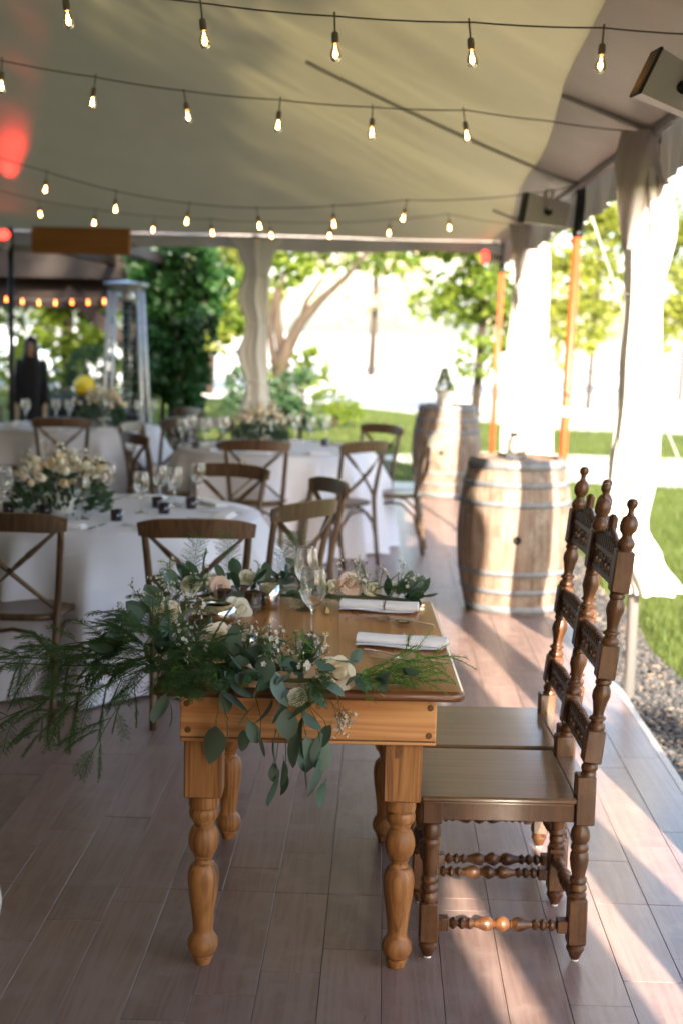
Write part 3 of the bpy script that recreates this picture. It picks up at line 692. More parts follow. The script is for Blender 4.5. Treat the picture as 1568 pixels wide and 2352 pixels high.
def spoon_mesh(Ln=.20):
    b = MB(); q = lambda s: (0, s, .004 + .009 * math.sin(PI * min(1, s / Ln)) * .7)
    b.beam([q(s * Ln * .70) for s in [i / 10 for i in range(11)]], [.013, .013, .011, .009, .007, .006, .005, .0045, .0045, .005, .006], .0022, (1, 0, 0))
    def f(u, v):
        a = 2 * PI * u; r = v; return (math.cos(a) * .019 * r * (1 - .18 * math.sin(a)), Ln * .835 + math.sin(a) * .031 * r, .010 - .0075 * (1 - r * r))
    b.grid(f, 24, 7, True, True); b.grid(lambda u, v: tuple(Vector(f(-u, v)) - Vector((0, 0, .0015))), 24, 7, True, True); return b.mesh('spoon')
def knife_mesh(Ln=.235):
    b = MB(); b.beam([(0, s * Ln * .42, .005) for s in [i / 6 for i in range(7)]], [.015, .016, .015, .013, .011, .010, .009], .007, (1, 0, 0))
    b.beam([(0, Ln * .42 + s * Ln * .58, .0035) for s in [i / 8 for i in range(9)]], [.010, .016, .018, .0185, .0185, .018, .016, .011, .002], .0018, (1, 0, 0))
    b.lathe([(.004, -.004), (.0085, -.002), (.0085, .002), (.004, .004)], 10, mrot(PI / 2, 0, 0, (0, Ln * .42, .006))); return b.mesh('knife')
FM, SM, KM = fork_mesh(), spoon_mesh(), knife_mesh()
for m in (FM, SM, KM): m.materials.append(MAT['silver'])
def lay(me, name, p, q, label, z=TH):
    p, q = Vector(p), Vector(q); a = math.atan2(q.y - p.y, q.x - p.x) - PI / 2
    return tag(link(name, me, None, None, (p.x, p.y, z + .001), (0, 0, a)), label, name)
lay(FM, 'fork', (-.145, 3.985), (-.152, 4.2), 'silver fork pointing away beside the wine glass at the pegged end of the table')
lay(FM, 'fork', (-.158, 4.475), (-.166, 4.7), 'silver fork near the rear garland, beside the farther wine glass')
lay(KM, 'knife', (.178, 4.172), (-.06, 4.155), 'table knife lying behind the rolled napkin that overhangs the fern sprig')
lay(KM, 'knife', (.155, 4.66), (-.06, 4.645), 'table knife lying between the farther napkin and the rear garland')
lay(SM, 'spoon', (-.035, 3.985), (.06, 3.885), 'spoon half hidden by the bright fern sprig')
lay(SM, 'spoon', (-.045, 4.475), (.06, 4.385), 'spoon lying between the two rolled napkins, bowl towards the chairs')
lay(FM, 'fork', (.185, 3.85), (.05, 3.87), 'fork lying under the bright fern sprig near the chair seat')
lay(FM, 'fork', (.175, 4.345), (.03, 4.395), 'fork beside the spoon between the two rolled napkins')
def napkin(p, q, label):
    p, q = Vector(p), Vector(q); t = thing('napkin', label, 'napkin', (*(p + q).xy * .5, TH), math.atan2(q.y - p.y, q.x - p.x), 'rolled napkins on the farm table')
    Ln = (q - p).length; b = MB()
    def f(u, v):
        a = 2 * PI * u; x = (v - .5) * Ln; k = 1 + .06 * math.sin(v * 9)
        return (x, math.cos(a) * .028 * k + .004 * math.sin(v * 5), .017 + math.sin(a) * .0155 * (1 + .10 * math.sin(3 * a + v * 4)) * (1 - .10 * math.sin(PI * v)))
    b.grid(f, 26, 24, True, True)
    for v in (0, 1): b.add([f(u / 26, v) for u in range(26)], [tuple(range(26)) if v else tuple(reversed(range(26)))])
    b.build('roll', 'napkin_linen', t)
    b = MB()
    def g(u, v): x = (v - .5) * Ln * .96 - .004; return (x, -.058 + .088 * u, .0015 + .006 * (1 - u) * (1 + .4 * math.sin(v * 7)) + (0 if u < .99 else .0))
    b.grid(g, 6, 16); b.grid(lambda u, v: tuple(Vector(g(1 - u, v)) - Vector((0, 0, .0012))), 6, 16); b.build('tail', 'napkin_linen', t)
    b = MB()
    b.tube([(Ln * .08, math.cos(a) * .0300, .017 + math.sin(a) * .0172) for a in [2 * PI * i / 20 for i in range(21)]], .0016, 5, False); b.build('twine', 'twig', t)
napkin((-.055, 4.085), (.205, 4.045), 'white rolled napkin partly covered by the bright fern sprig')
napkin((-.118, 4.60), (.133, 4.565), 'white rolled napkin nearer the rear garland on the farm table')
def votive(x, y, z, label, r=.03, h=.062, mat='clear_glass', wax=True, grp='votives on the farm table'):
    t = thing('votive', label, 'candle holder', (x, y, z), 0, grp); b = MB()
    if mat == 'clear_glass': b.lathe([(r * .86, 0), (r * .9, .001), (r, h), (r - .002, h), (r * .86 - .002, .006), (.0005, .006)], 26); b.build('cup', mat, t)
    else: b.lathe([(r * .80, 0), (r * .9, .003), (r, h * .5), (r * .97, h), (r * .97 - .003, h), (r - .004, h * .5), (r * .8, .008), (.0005, .008)], 26); b.build('cup', mat, t)
    if wax:
        b = MB(); b.lathe([(r * .82, .0068), (r * .84, h * .36), (r * .80, h * .37), (.0005, h * .365)], 22); c = b.build('candle', 'candle_wax', t)
        b = MB(); b.tube([(0, 0, h * .36), (.001, 0, h * .36 + .010)], .0009, 5); b.build('wick', 'black_plastic', c)
votive(-.400, 4.510, TH, 'clear glass votive holding a white candle beside the tall silver cup', .029, .063)
votive(-.352, 4.560, TH, 'tall silvered glass candle cup against the rear garland', .034, .080, 'mercury_glass', False)
votive(-.525, 4.150, TH, 'clear low glass votive next to the wide silver bowl on the farm table', .036, .050)
votive(-.530, 3.800, TH, 'silvered glass cup sunk in the fern at the front corner of the table', .037, .070, 'mercury_glass', False)
votive(-.365, 3.940, TH, 'speckled silver votive behind the white waxflower', .030, .055, 'mercury_glass', False)
votive(-.497, 4.560, TH, 'small clear glass votive beside the loose cream petals', .026, .058)
bw_ = thing('candle_bowl', 'wide low silvered glass candle bowl on the left of the farm table', 'bowl', (-.495, 4.335, TH)); b = MB()
b.lathe([(.03, 0), (.05, .004), (.062, .022), (.060, .042), (.046, .055), (.043, .055), (.056, .041), (.058, .022), (.045, .008), (.0005, .006)], 32); b.build('bowl', 'mercury_glass', bw_)
b = MB(); b.lathe([(.046, .03), (.047, .036), (.0005, .036)], 24); b.build('candle', 'candle_wax', bw_)

# ------------------------------------------------------------------ leaves, roses, sprigs
def leaf_mesh(name, w, shape, fold=.10, curl=.25, tip=.12, mat='eucalyptus', nseg=7):
    """leaf along +Z, unit length, blade facing -Y"""
    b = MB(); P = []; F = []
    for i in range(nseg + 1):
        t = i / nseg; hw = w * (math.sin(PI * min(1, t * (1 - tip) + .001) ** shape) if t < 1 else 0.0)
        y = curl * t * t
        P += [(-hw, y - fold * hw, t), (-hw * .5, y - fold * hw * .35, t), (0, y, t), (hw * .5, y - fold * hw * .35, t), (hw, y - fold * hw, t)]
    for i in range(nseg):
        for k in range(4): F.append((i * 5 + k, i * 5 + k + 1, (i + 1) * 5 + k + 1, (i + 1) * 5 + k))
    b.add(P, F, True); b.tube([(0, .002, -.16), (0, .001, -.06), (0, 0, .03)], .012, 4); m = b.mesh(name); m.materials.append(MAT[mat]); return m
LEAF = [leaf_mesh('leaf', .33, .80, .12, .18), leaf_mesh('leaf', .42, .72, .08, .10, .06), leaf_mesh('leaf', .24, .85, .2, .30), leaf_mesh('leaf', .29, .95, .15, -.12)]
LEAFD = [leaf_mesh('leaf', .20, .9, .25, .25, .1, 'eucalyptus_dark'), leaf_mesh('leaf', .26, .85, .2, -.15, .1, 'eucalyptus_dark')]
def put_leaf(parent, me, pos, direction, size, roll):
    return link('leaf', me, None, parent, pos, quat_to(direction, roll), size)
def petal_mesh(mat, w=1.0, flare=.45):
    b = MB()
    def f(u, v):
        a = (u - .5) * 2.0 * (.35 + .65 * math.sin(PI * min(1, v * .62 + .08))) * w
        r = .42 + flare * v ** 2.0 + .16 * v * math.sin(PI * v)
        z = v * (1.12 - .85 * abs(u - .5) ** 1.3) - .9 * max(0, v - .72) ** 1.5 * max(0, flare)
        return (math.sin(a) * r, -math.cos(a) * r, z + .03 * math.sin(u * 11) * v)
    b.grid(f, 8, 7); m = b.mesh('petal'); m.materials.append(MAT[mat]); return m
PET = {k: (petal_mesh(k, 1.25, -.05), petal_mesh(k, 1.15, .22), petal_mesh(k, 1.05, .55)) for k in ('rose_cream', 'rose_blush', 'rose_white')}
def core_mesh(mat):
    b = MB()
    def f(u, v): a = 2 * PI * 2.6 * u; r = (.08 + .34 * u) * (1 - .35 * v ** 2) * (.55 + .6 * math.sin(PI * (v * .8 + .1))); return (math.cos(a) * r, math.sin(a) * r, v * (1.12 - .1 * u))
    b.grid(f, 40, 6); m = b.mesh('bud'); m.materials.append(MAT[mat]); return m
CORE = {k: core_mesh(k) for k in PET}
def rose(parent, pos, direction, size, mat='rose_cream', openness=1.0):
    r = link('rose', CORE[mat], None, parent, pos, quat_to(direction, rnd.random() * 6), size)
    for ring, (n, s, tilt) in enumerate(((3, .62, .05), (4, .80, .22), (5, .98, .52 * openness), (5, 1.05, .95 * openness))):
        for i in range(n):
            a = 2 * PI * (i + .5 * ring + rnd.uniform(-.12, .12)) / n
            M = Matrix.Rotation(a, 4, 'Z') @ Matrix.Translation((0, 0, -.02 * ring)) @ Matrix.Rotation(tilt * rnd.uniform(.8, 1.2), 4, 'X') @ Matrix.Diagonal((s, s, s * rnd.uniform(.9, 1.06), 1))
            p = link('petal', PET[mat][min(2, ring)], None, r); p.matrix_local = M
    return r
def needle(b, p, d, ln, wd):
    d = d.normalized(); s = d.orthogonal().normalized(); s.rotate(Quaternion(d, rnd.random() * 6.28))
    b.add([p - s * wd, p + s * wd, p + d * ln], [(0, 1, 2)])
def plumosa(b, base, direction, Ln, droop, wd, nb=34, plane=None, nl=.009):
    """flat feathery asparagus frond: stem, side branchlets, hair-fine needles"""
    d = Vector(direction).normalized(); p = Vector(base); up = Vector((0, 0, 1))
    side = (plane or d.cross(up if abs(d.z) < .9 else Vector((1, 0, 0)))).normalized()
    pts = [p.copy()]; step = Ln / nb
    for i in range(nb):
        t = i / nb; d = (d + Vector((0, 0, -droop / nb)) + Vector((rnd.uniform(-.03, .03), rnd.uniform(-.03, .03), rnd.uniform(-.02, .02)))).normalized(); p = p + d * step; pts.append(p.copy())
        if t < .08: continue
        env = wd * (math.sin(PI * (.14 + .80 * (1 - t))) ** .8) * rnd.uniform(.7, 1.1)
        for sg in (-1, 1):
            sd = (side * sg + d * .75 + Vector((rnd.uniform(-.15, .15), rnd.uniform(-.15, .15), rnd.uniform(-.18, .12)))).normalized(); q = p.copy(); m = max(3, int(env / .0032))
            for k in range(m):
                sd = (sd + Vector((0, 0, -.012))).normalized(); q2 = q + sd * (env / m)
                for s2 in (-1, 1, rnd.uniform(-1, 1)):
                    nd = sd * .7 + d.cross(side) * rnd.uniform(-.5, .5) + d * s2 * .8
                    needle(b, q2, nd, nl * rnd.uniform(.6, 1.1) * (1 - .5 * k / m), .00065)
                q = q2
            b.add([p - d * .0004, p + d * .0004, q], [(0, 1, 2)])
    b.tube(pts[::3] + [pts[-1]], .0011, 4)
def spray(b, base, direction, Ln, droop):
    """long trailing stem carrying many small feathery side sprays"""
    d = Vector(direction).normalized(); p = Vector(base); pts = [p.copy()]; m = int(Ln / .027); ph = rnd.random() * 6
    for i in range(m):
        t = i / m; d = (d + Vector((rnd.uniform(-.09, .09), rnd.uniform(-.09, .09), -droop / m + rnd.uniform(-.07, .07)))).normalized(); p = p + d * (Ln / m); pts.append(p.copy())
        if t < .06: continue
        s = d.orthogonal().normalized(); s.rotate(Quaternion(d, ph + i * 2.4 + rnd.uniform(-.5, .5)))
        ls = (.045 + .10 * math.sin(PI * (.15 + .8 * t))) * rnd.uniform(.55, 1.15)
        plumosa(b, p, s + d * rnd.uniform(.5, 1.1) + Vector((0, 0, rnd.uniform(-.35, .15))), ls, rnd.uniform(.3, 1.2), ls * .26, max(10, int(ls / .006)), None, .0075)
    plumosa(b, p, d, .08, .4, .02, 14, None, .007)
    b.tube(pts, .0013, 5)
def sprengeri(b, base, direction, Ln, droop, nb=10, nl=.018):
    """asparagus sprig with rings of bright needles"""
    d = Vector(direction).normalized(); p = Vector(base); pts = [p.copy()]; m = int(Ln / .0042)
    for i in range(m):
        d = (d + Vector((rnd.uniform(-.05, .05), rnd.uniform(-.05, .05), -droop / m + rnd.uniform(-.04, .04)))).normalized(); p = p + d * (Ln / m); pts.append(p.copy())
        for k in range(2):
            s = d.orthogonal().normalized(); s.rotate(Quaternion(d, rnd.random() * 6.28)); needle(b, p, s + d * .6, nl * rnd.uniform(.6, 1.1) * (1 - .4 * i / m), .0009)
        if i % 5 == 4 and nb > 0:
            s = d.orthogonal().normalized(); s.rotate(Quaternion(d, rnd.random() * 6.28)); sprengeri(b, p, s * .8 + d, Ln * rnd.uniform(.25, .42), droop * .5, 0, nl * .95)
    b.tube(pts[::4] + [pts[-1]], .0010, 4)
def waxsprig(fb, bb, gb, base, direction, Ln, nfl=9, fs=.0062):
    """waxflower: thin woody stem, needle leaves, open white flowers and buds"""
    d = Vector(direction).normalized(); p = Vector(base); pts = [p.copy()]; m = 9
    for i in range(m):
        d = (d + Vector((rnd.uniform(-.12, .12), rnd.uniform(-.12, .12), rnd.uniform(-.06, .10)))).normalized(); p = p + d * (Ln / m); pts.append(p.copy())
        for k in range(3):
            s = d.orthogonal().normalized(); s.rotate(Quaternion(d, rnd.random() * 6.28)); needle(gb, p, s + d * .9, .014 * rnd.uniform(.6, 1.2), .0007)
        if i > 3:
            for k in range(rnd.choice((1, 2, 2))):
                s = d.orthogonal().normalized(); s.rotate(Quaternion(d, rnd.random() * 6.28)); s = (s + d * .7).normalized(); q = p + s * rnd.uniform(.012, .024)
                gb.tube([p, q], .0006, 3)
                if rnd.random() < .6:
                    a = s.orthogonal().normalized(); c = s.cross(a); z = rnd.uniform(.8, 1.25) * fs
                    for j in range(5):
                        t = 2 * PI * j / 5; e = a * math.cos(t) + c * math.sin(t); e2 = a * math.cos(t + .6) + c * math.sin(t + .6); e3 = a * math.cos(t - .6) + c * math.sin(t - .6)
                        fb.add([q, q + e2 * z * .75 + s * z * .35, q + e * z * 1.1 + s * z * .5, q + e3 * z * .75 + s * z * .35], [(0, 1, 2, 3)], True)
                    bb.add([q + a * .0014 + s * .001, q - a * .0014 + s * .001, q + c * .0014 + s * .001, q + s * .003], [(0, 1, 3), (1, 2, 3), (2, 0, 3)])
                else:
                    z = .0026; M = Matrix.Translation(q) @ s.to_track_quat('Z', 'Y').to_matrix().to_4x4()
                    (bb if rnd.random() < .5 else fb).lathe([(.0008, -z), (z, 0), (z * .9, z), (.0006, z * 1.7)], 6, M)
    gb.tube(pts, .0009, 4)

# ------------------------------------------------------------------ the garland
GA = [(.075, 3.610, .815, .04), (-.02, 3.590, .82, .05), (-.10, 3.570, .825, .06), (-.20, 3.550, .825, .065), (-.31, 3.540, .83, .07), (-.42, 3.540, .835, .08), (-.52, 3.570, .835, .09), (-.60, 3.66, .84, .10), (-.635, 3.82, .84, .10), (-.640, 4.00, .84, .09), (-.640, 4.20, .84, .08), (-.640, 4.40, .835, .08), (-.625, 4.56, .83, .08), (-.55, 4.665, .83, .08), (-.42, 4.690, .83, .075), (-.28, 4.700, .825, .07), (-.14, 4.705, .825, .065), (-.02, 4.71, .825, .06), (.07, 4.715, .82, .05), (.13, 4.715, .815, .035)]
def gpos(t):
    k = t * (len(GA) - 1); i = min(int(k), len(GA) - 2); q = k - i
    a = [lerp(GA[i][j], GA[i + 1][j], q) for j in range(4)]
    tg = Vector([GA[i + 1][j] - GA[i][j] for j in range(3)]).normalized(); return Vector(a[:3]), a[3], tg
gar = thing('garland', 'lush garland of eucalyptus, asparagus fern, waxflower and cream roses round the farm table edge', 'garland')
st = MB(); st.tube([gpos(i / 60)[0] - Vector((0, 0, .008)) for i in range(61)], .006, 6); st.build('stem', 'twig', gar)
TCX = Vector((-.19, 4.14, .8))
def outward(p): o = (p - TCX); o.z = 0; o.x *= 1.4; return o.normalized()
def scatter(t, spread=1.0):
    p, wd, tg = gpos(t); o = outward(p); a = rnd.uniform(-.15, 1.15) * PI; r = wd * rnd.random() ** .5 * spread
    side = tg.cross(Vector((0, 0, 1))).normalized(); side = side if side.dot(o) > 0 else -side
    off = side * (math.cos(a) * r) + Vector((0, 0, abs(math.sin(a)) * r * .75)); return p + off, (side * math.cos(a) + Vector((0, 0, .25 + .7 * math.sin(a))) + tg * rnd.uniform(-.9, .9)).normalized(), o
ROSES = ((775, 1545, 3.55, (.5, -.7, .55), .030, 'rose_cream', 1), (683, 1598, 3.47, (0, -.75, .6), .016, 'rose_white', .9), (383, 1402, 4.25, (.5, -.5, .8), .030, 'rose_cream', 1.1), (500, 1465, 4.02, (.5, -.6, .6), .032, 'rose_cream', 1.15), (505, 1345, 4.62, (.4, -.8, .3), .024, 'rose_blush', 1.1), (570, 1325, 4.70, (0, -.6, .8), .020, 'rose_white', .8), (440, 1340, 4.55, (-.2, -.7, .7), .022, 'rose_white', .9), (803, 1338, 4.73, (.3, -.7, .6), .027, 'rose_blush', 1), (855, 1352, 4.72, (0, -.7, .7), .019, 'rose_white', .7), (545, 1398, 4.42, (.6, -.6, .6), .030, 'rose_white', 1.3), (485, 1330, 4.66, (-.3, -.6, .7), .017, 'rose_white', .7), (765, 1345, 4.74, (-.3, -.6, .7), .018, 'rose_white', .7), (905, 1350, 4.73, (.2, -.5, .8), .017, 'rose_white', .7))
RP = [(aty(q[0], q[1], q[2]), q[4]) for q in ROSES]
def clear_of_roses(p): return all(abs(p.x - c.x) > r * 1.3 or abs(p.z - c.z) > r * 1.5 or p.y > c.y + .03 for c, r in RP)
# feathery fern, thick on the front corner and left side
fern = MB(); fernb = MB(); wf, wb, wg = MB(), MB(), MB()
for i in range(130):
    t = rnd.uniform(.23, .42) if i < 98 else rnd.uniform(.05, .98)
    p, dr, o = scatter(t, .7); plumosa(fern, p, dr + o * rnd.uniform(0, .5) + Vector((0, 0, .05)), rnd.uniform(.08, .16), rnd.uniform(.6, 1.6), rnd.uniform(.025, .042), 24)
for px, py, Y, ln, ang in ((900, 1585, 3.60, .12, .15), (870, 1575, 3.62, .15, .35), (840, 1560, 3.62, .17, .30)): pass
for x0, y0, dx, dy, dz, ln in ((-.04, 3.59, 1, .12, .22, .22), (-.02, 3.60, 1, .5, .42, .24), (-.06, 3.58, 1, .25, .30, .22), (.0, 3.60, 1, .02, .10, .17), (-.03, 3.62, 1, .75, .30, .22), (-.05, 3.57, .9, -.05, .12, .16), (.02, 3.63, 1, .9, .5, .20), (-.05, 3.60, 1, .35, .55, .20)):
    sprengeri(fernb, (x0, y0, .82), (dx, dy, dz), ln, .45)
for i in range(34):
    t = rnd.choice((rnd.uniform(.05, .35), rnd.uniform(.05, .35), rnd.uniform(.35, .98))); p, dr, o = scatter(t, .8); sprengeri(fernb, p, dr + Vector((0, 0, .2)) + o * .4, rnd.uniform(.05, .11), .9, 2, .014)
# fronds trailing out to the left of the table, each its own frond
TR = [(-0.6, 3.6, -1, -0.15, 0.04, 0.405, 0.34), (-0.61, 3.64, -1, 0.0, 0.14, 0.423, 0.46), (-0.6, 3.6, -1, -0.3, -0.11, 0.423, 0.28), (-0.58, 3.57, -0.75, -0.4, -0.11, 0.331, 0.56), (-0.62, 3.7, -1, 0.15, 0.22, 0.368, 0.5), (-0.57, 3.55, -0.35, -0.5, -0.16, 0.276, 0.81), (-0.61, 3.66, -1, -0.1, -0.04, 0.497, 0.22), (-0.6, 3.62, -0.8, -0.2, -0.31, 0.313, 0.37), (-0.62, 3.74, -0.9, 0.1, 0.39, 0.221, 0.56)]
for x, y, dx, dy, dz, ln, dp in TR:
    fb_ = MB(); spray(fb_, (x, y, .835), (dx, dy, dz), ln, dp); fb_.build('fern_frond', 'fern_deep', gar)
for x, y, z, dz in ((-.50, 4.66, .86, 1.2), (-.34, 4.70, .86, 1.4), (-.28, 4.70, .86, 1.1), (-.60, 4.5, .87, 1.1)):
    fb_ = MB(); plumosa(fb_, (x, y, z), (rnd.uniform(-.3, .4), .2, dz), .17, .2, .05, 30, Vector((1, .2, 0))); fb_.build('fern_frond', 'fern_deep', gar)
# waxflower
for i in range(36):
    t = rnd.choice((rnd.uniform(.14, .32), rnd.uniform(.14, .34), rnd.uniform(.42, .62), rnd.uniform(.8, .97))); p, dr, o = scatter(t, .8)
    waxsprig(wf, wb, wg, p, dr * .8 + Vector((0, .1, .75)), rnd.uniform(.06, .11))
for x, y, z, d in ((-.34, 3.66, .85, (.3, .5, .8)), (-.30, 3.64, .84, (.7, .4, .7)), (-.22, 3.62, .84, (.9, .5, .7)), (-.36, 3.62, .86, (0, .3, 1)), (-.56, 3.98, .86, (.3, 0, 1)), (-.53, 3.92, .86, (.5, -.2, .9)), (-.28, 3.60, .85, (.2, .2, 1)), (-.25, 3.66, .84, (.9, .8, .5)), (-.66, 4.55, .86, (-.6, 0, 1)), (-.66, 4.45, .86, (-.8, 0, .8)), (-.115, 3.52, .78, (.35, -.2, -1)), (-.10, 3.52, .80, (.2, -.3, -.8)), (-.20, 3.63, .84, (1, .3, .5)), (-.40, 3.62, .86, (.4, .4, .8))):
    for q in range(2): waxsprig(wf, wb, wg, (x, y, z), Vector(d) + Vector((rnd.uniform(-.3, .3), rnd.uniform(-.3, .3), 0)), rnd.uniform(.07, .10))
for bb_, nm, mt in ((fern, 'fern_foliage', 'fern_deep'), (fernb, 'fern_needles', 'fern_bright'), (wf, 'waxflower_blossom', 'wax_petal'), (wb, 'waxflower_buds', 'wax_bud'), (wg, 'waxflower_twigs', 'twig')):
    tag(bb_.build(nm, mt, gar), kind='stuff')
# eucalyptus leaves laid into the garland
NLEAF = [0]
for i in range(330):
    t = rnd.choice((rnd.uniform(.02, .36), rnd.uniform(.0, .34), rnd.uniform(.36, .62), rnd.uniform(.62, 1), rnd.uniform(.62, 1))); p, dr, o = scatter(t, .95)
    if NLEAF[0] >= 240: break
    dd = dr + o * rnd.uniform(.2, 1) + Vector((0, 0, rnd.uniform(-.7, .3) if t < .35 else rnd.uniform(-.3, .4))); sz = rnd.uniform(.046, .080)
    if not (clear_of_roses(p + dd.normalized() * sz * .5) and clear_of_roses(p + dd.normalized() * sz)): continue
    NLEAF[0] += 1
    me = rnd.choice(LEAF) if rnd.random() < (.75 if t < .6 else .5) else rnd.choice(LEAFD)
    put_leaf(gar, me, p, dd, sz, rnd.uniform(0, 6.28))
# leaves placed after the photograph: pixel centre, length in pixels, angle from straight down, distance, mesh, roll
HL = [(492, 1712, 92, -5, 3.47, 1, .2), (525, 1683, 78, 12, 3.47, 0, -.4), (560, 1648, 60, -40, 3.48, 1, .3), (597, 1712, 62, 10, 3.47, 3, .2), (543, 1612, 80, 60, 3.47, 1, 0), (524, 1560, 75, 85, 3.45, 1, 0), (552, 1586, 74, 50, 3.46, 0, .2),
      (625, 1730, 88, -8, 3.46, 2, .5), (632, 1818, 84, -10, 3.455, 3, .1), (656, 1775, 66, 8, 3.455, 2, -.5), (657, 1800, 55, 0, 3.46, 2, .9), (650, 1625, 96, -12, 3.465, 0, .3), (640, 1585, 88, 15, 3.46, 0, -.2), (685, 1690, 100, -14, 3.455, 2, .4), (672, 1720, 90, -22, 3.45, 2, -.3),
      (708, 1735, 92, 6, 3.46, 0, .6), (738, 1728, 96, 4, 3.455, 3, .2), (727, 1790, 104, -6, 3.445, 0, .1), (706, 1782, 70, 14, 3.46, 3, -.6), (736, 1822, 62, -20, 3.46, 2, .8), (714, 1658, 62, 40, 3.455, 0, .2), (690, 1630, 76, -60, 3.455, 1, .1), (612, 1640, 80, -20, 3.47, 2, .4), (375, 1625, 96, -20, 3.52, 3, .5), (398, 1640, 60, 15, 3.52, 2, .1), (610, 1540, 66, 0, 3.46, 1, .4),
      (730, 1602, 66, 30, 3.455, 1, .2), (768, 1580, 60, 70, 3.46, 0, .3), (560, 1700, 52, 0, 3.48, 0, .5), (580, 1680, 60, 20, 3.475, 3, .9), (660, 1665, 80, 5, 3.45, 0, 1.0), (745, 1690, 60, -30, 3.46, 0, -.4), (590, 1575, 70, -30, 3.46, 0, .3), (520, 1610, 60, 20, 3.475, 3, .6), (445, 1590, 60, 60, 3.5, 0, .2), (630, 1775, 48, 6, 3.465, 3, .2)]
for px, py, lp, ang, Y, k, rl in HL:
    c = aty(px, py, Y); s = lp / FPX * Y; a = R_(ang); d = Vector((math.sin(a), rnd.uniform(-.25, .1), -math.cos(a)))
    put_leaf(gar, LEAF[k], c - d.normalized() * s * .5, d, s, PI + rl if rnd.random() < .5 else rl)
for pts in ([(505, 1590), (500, 1640), (492, 1670)], [(505, 1590), (520, 1640), (525, 1655)], [(630, 1580), (645, 1650), (640, 1700), (630, 1780)], [(640, 1590), (655, 1680), (657, 1750)], [(690, 1590), (725, 1650), (735, 1700), (730, 1745)], [(690, 1600), (700, 1680), (708, 1700)], [(585, 1590), (600, 1650), (598, 1690)], [(690, 1600), (745, 1655), (752, 1680)], [(650, 1600), (690, 1700), (700, 1760)]):
    ps = [aty(x, y, 3.475 - .006 * i) for i, (x, y) in enumerate(pts)]; fine = []
    for a, c in zip(ps, ps[1:]): fine += [a.lerp(c, q / 4) for q in range(4)]
    stem_from = MB(); stem_from.tube(fine + [ps[-1]], .0011, 5); stem_from.build('hanging_stem', 'twig', gar)
for px, py, lp, ang, Y, k in ((367, 1402, 52, 178, 4.42, 1), (425, 1392, 58, 100, 4.40, 1), (410, 1370, 50, 150, 4.45, 1), (795, 1520, 60, 80, 3.55, 0), (700, 1520, 70, -70, 3.56, 3), (840, 1340, 60, 90, 4.72, 0), (900, 1352, 66, 80, 4.70, 1), (950, 1358, 78, 95, 4.70, 0), (880, 1370, 60, 70, 4.66, 0), (985, 1365, 40, 110, 4.70, 3), (690, 1305, 50, 150, 4.76, 1), (650, 1335, 60, 80, 4.72, 0), (610, 1330, 60, 100, 4.74, 3), (575, 1330, 50, 160, 4.75, 0), (545, 1482, 46, 150, 3.93, 2), (530, 1486, 46, 185, 3.94, 2), (745, 1530, 56, 60, 3.53, 0), (925, 1375, 55, 85, 4.64, 3)):
    c = aty(px, py, Y); s = lp / FPX * Y; a = R_(ang); d = Vector((math.sin(a), rnd.uniform(-.3, .3), -math.cos(a)))
    put_leaf(gar, LEAF[k], c - d.normalized() * s * .5, d, s, rnd.uniform(-.5, .5))
for px, py, Y, d, s, mt, op in ROSES: rose(gar, aty(px, py + 4, Y), d, s * 1.22, mt, op * .85)
for x, y, rz, s, k in ((-.455, 4.40, .3, .032, 'rose_cream'), (-.44, 4.455, 2.0, .03, 'rose_white'), (-.305, 4.585, 1.2, .032, 'rose_white'), (-.255, 4.58, .2, .030, 'rose_white'), (-.47, 4.27, 2.6, .026, 'rose_cream')):
    p = link('loose_petal', PET[k][1], None, None, (x, y, TH + .004), (R_(68), 0, rz), s); tag(p, 'loose cream rose petal lying among the votives on the farm table', 'petal', 'fallen petals on the farm table')
# ------------------------------------------------------------------ round tables
def round_table(x, y, r, where, seed, nplaces, flowers, cloth_label):
    t = thing('round_table', 'round folding table hidden under ' + where + ' white cloth', 'table', (x, y, 0), 0, 'round guest tables')
    b = MB(); b.lathe([(r - .012, .742), (r - .006, .742), (r - .006, .758), (r - .012, .760)], 48); b.build('top', 'pine_across', t)
    for i in range(4):
        a = PI / 4 + i * PI / 2; b = MB(); b.tube([(math.cos(a) * .5, math.sin(a) * .5, 0), (math.cos(a) * .42, math.sin(a) * .42, .742)], .014, 8); b.build('leg', 'tent_tube', t)
    b = MB(); n = 150
    def f(u, v):
        a = 2 * PI * u
        if v < .2: rr = r * v / .2; return (math.cos(a) * rr, math.sin(a) * rr, .7635)
        k = (v - .2) / .8
        fold = 1 - abs(math.sin(7 * a + seed + .8 * math.sin(3 * a + seed))) ** .75
        fold2 = .5 + .5 * math.sin(23 * a + 2 * seed + 1.5 * math.sin(2 * a))
        amp = min(1, k * 3.2)
        rr = r + .006 + .02 * min(1, k * 8) + amp * (.008 + .225 * fold * (.42 + .58 * k) + .03 * fold2 * k) - .01 * amp
        z = .7635 - (.7635 - .012) * k
        if k < .04: z = .7635 - .012 * (k / .04); rr = r + .002 + .02 * k
        return (math.cos(a) * rr, math.sin(a) * rr, z + .004 * math.sin(9 * a) * k)
    b.grid(f, n, 40, True, True); c = b.build('tablecloth', 'table_linen'); c.location = (x, y, 0)
    tag(c, cloth_label, 'tablecloth', 'white floor-length tablecloths')
    return t
TABS = {'a': (-1.36, 7.08, .76), 'b': (-.82, 11.05, .76), 'c': (-2.78, 12.85, .76)}
round_table(*TABS['a'], 'the pleated', .4, 8, True, 'white floor-length cloth on the guest table right behind the garlanded farm table')
round_table(*TABS['b'], 'the sunlit', 2.2, 8, True, 'white floor-length cloth on the guest table next to the barrels')
round_table(*TABS['c'], 'the farthest', 4.0, 8, True, 'white floor-length cloth on the farthest guest table, near the patio heater')

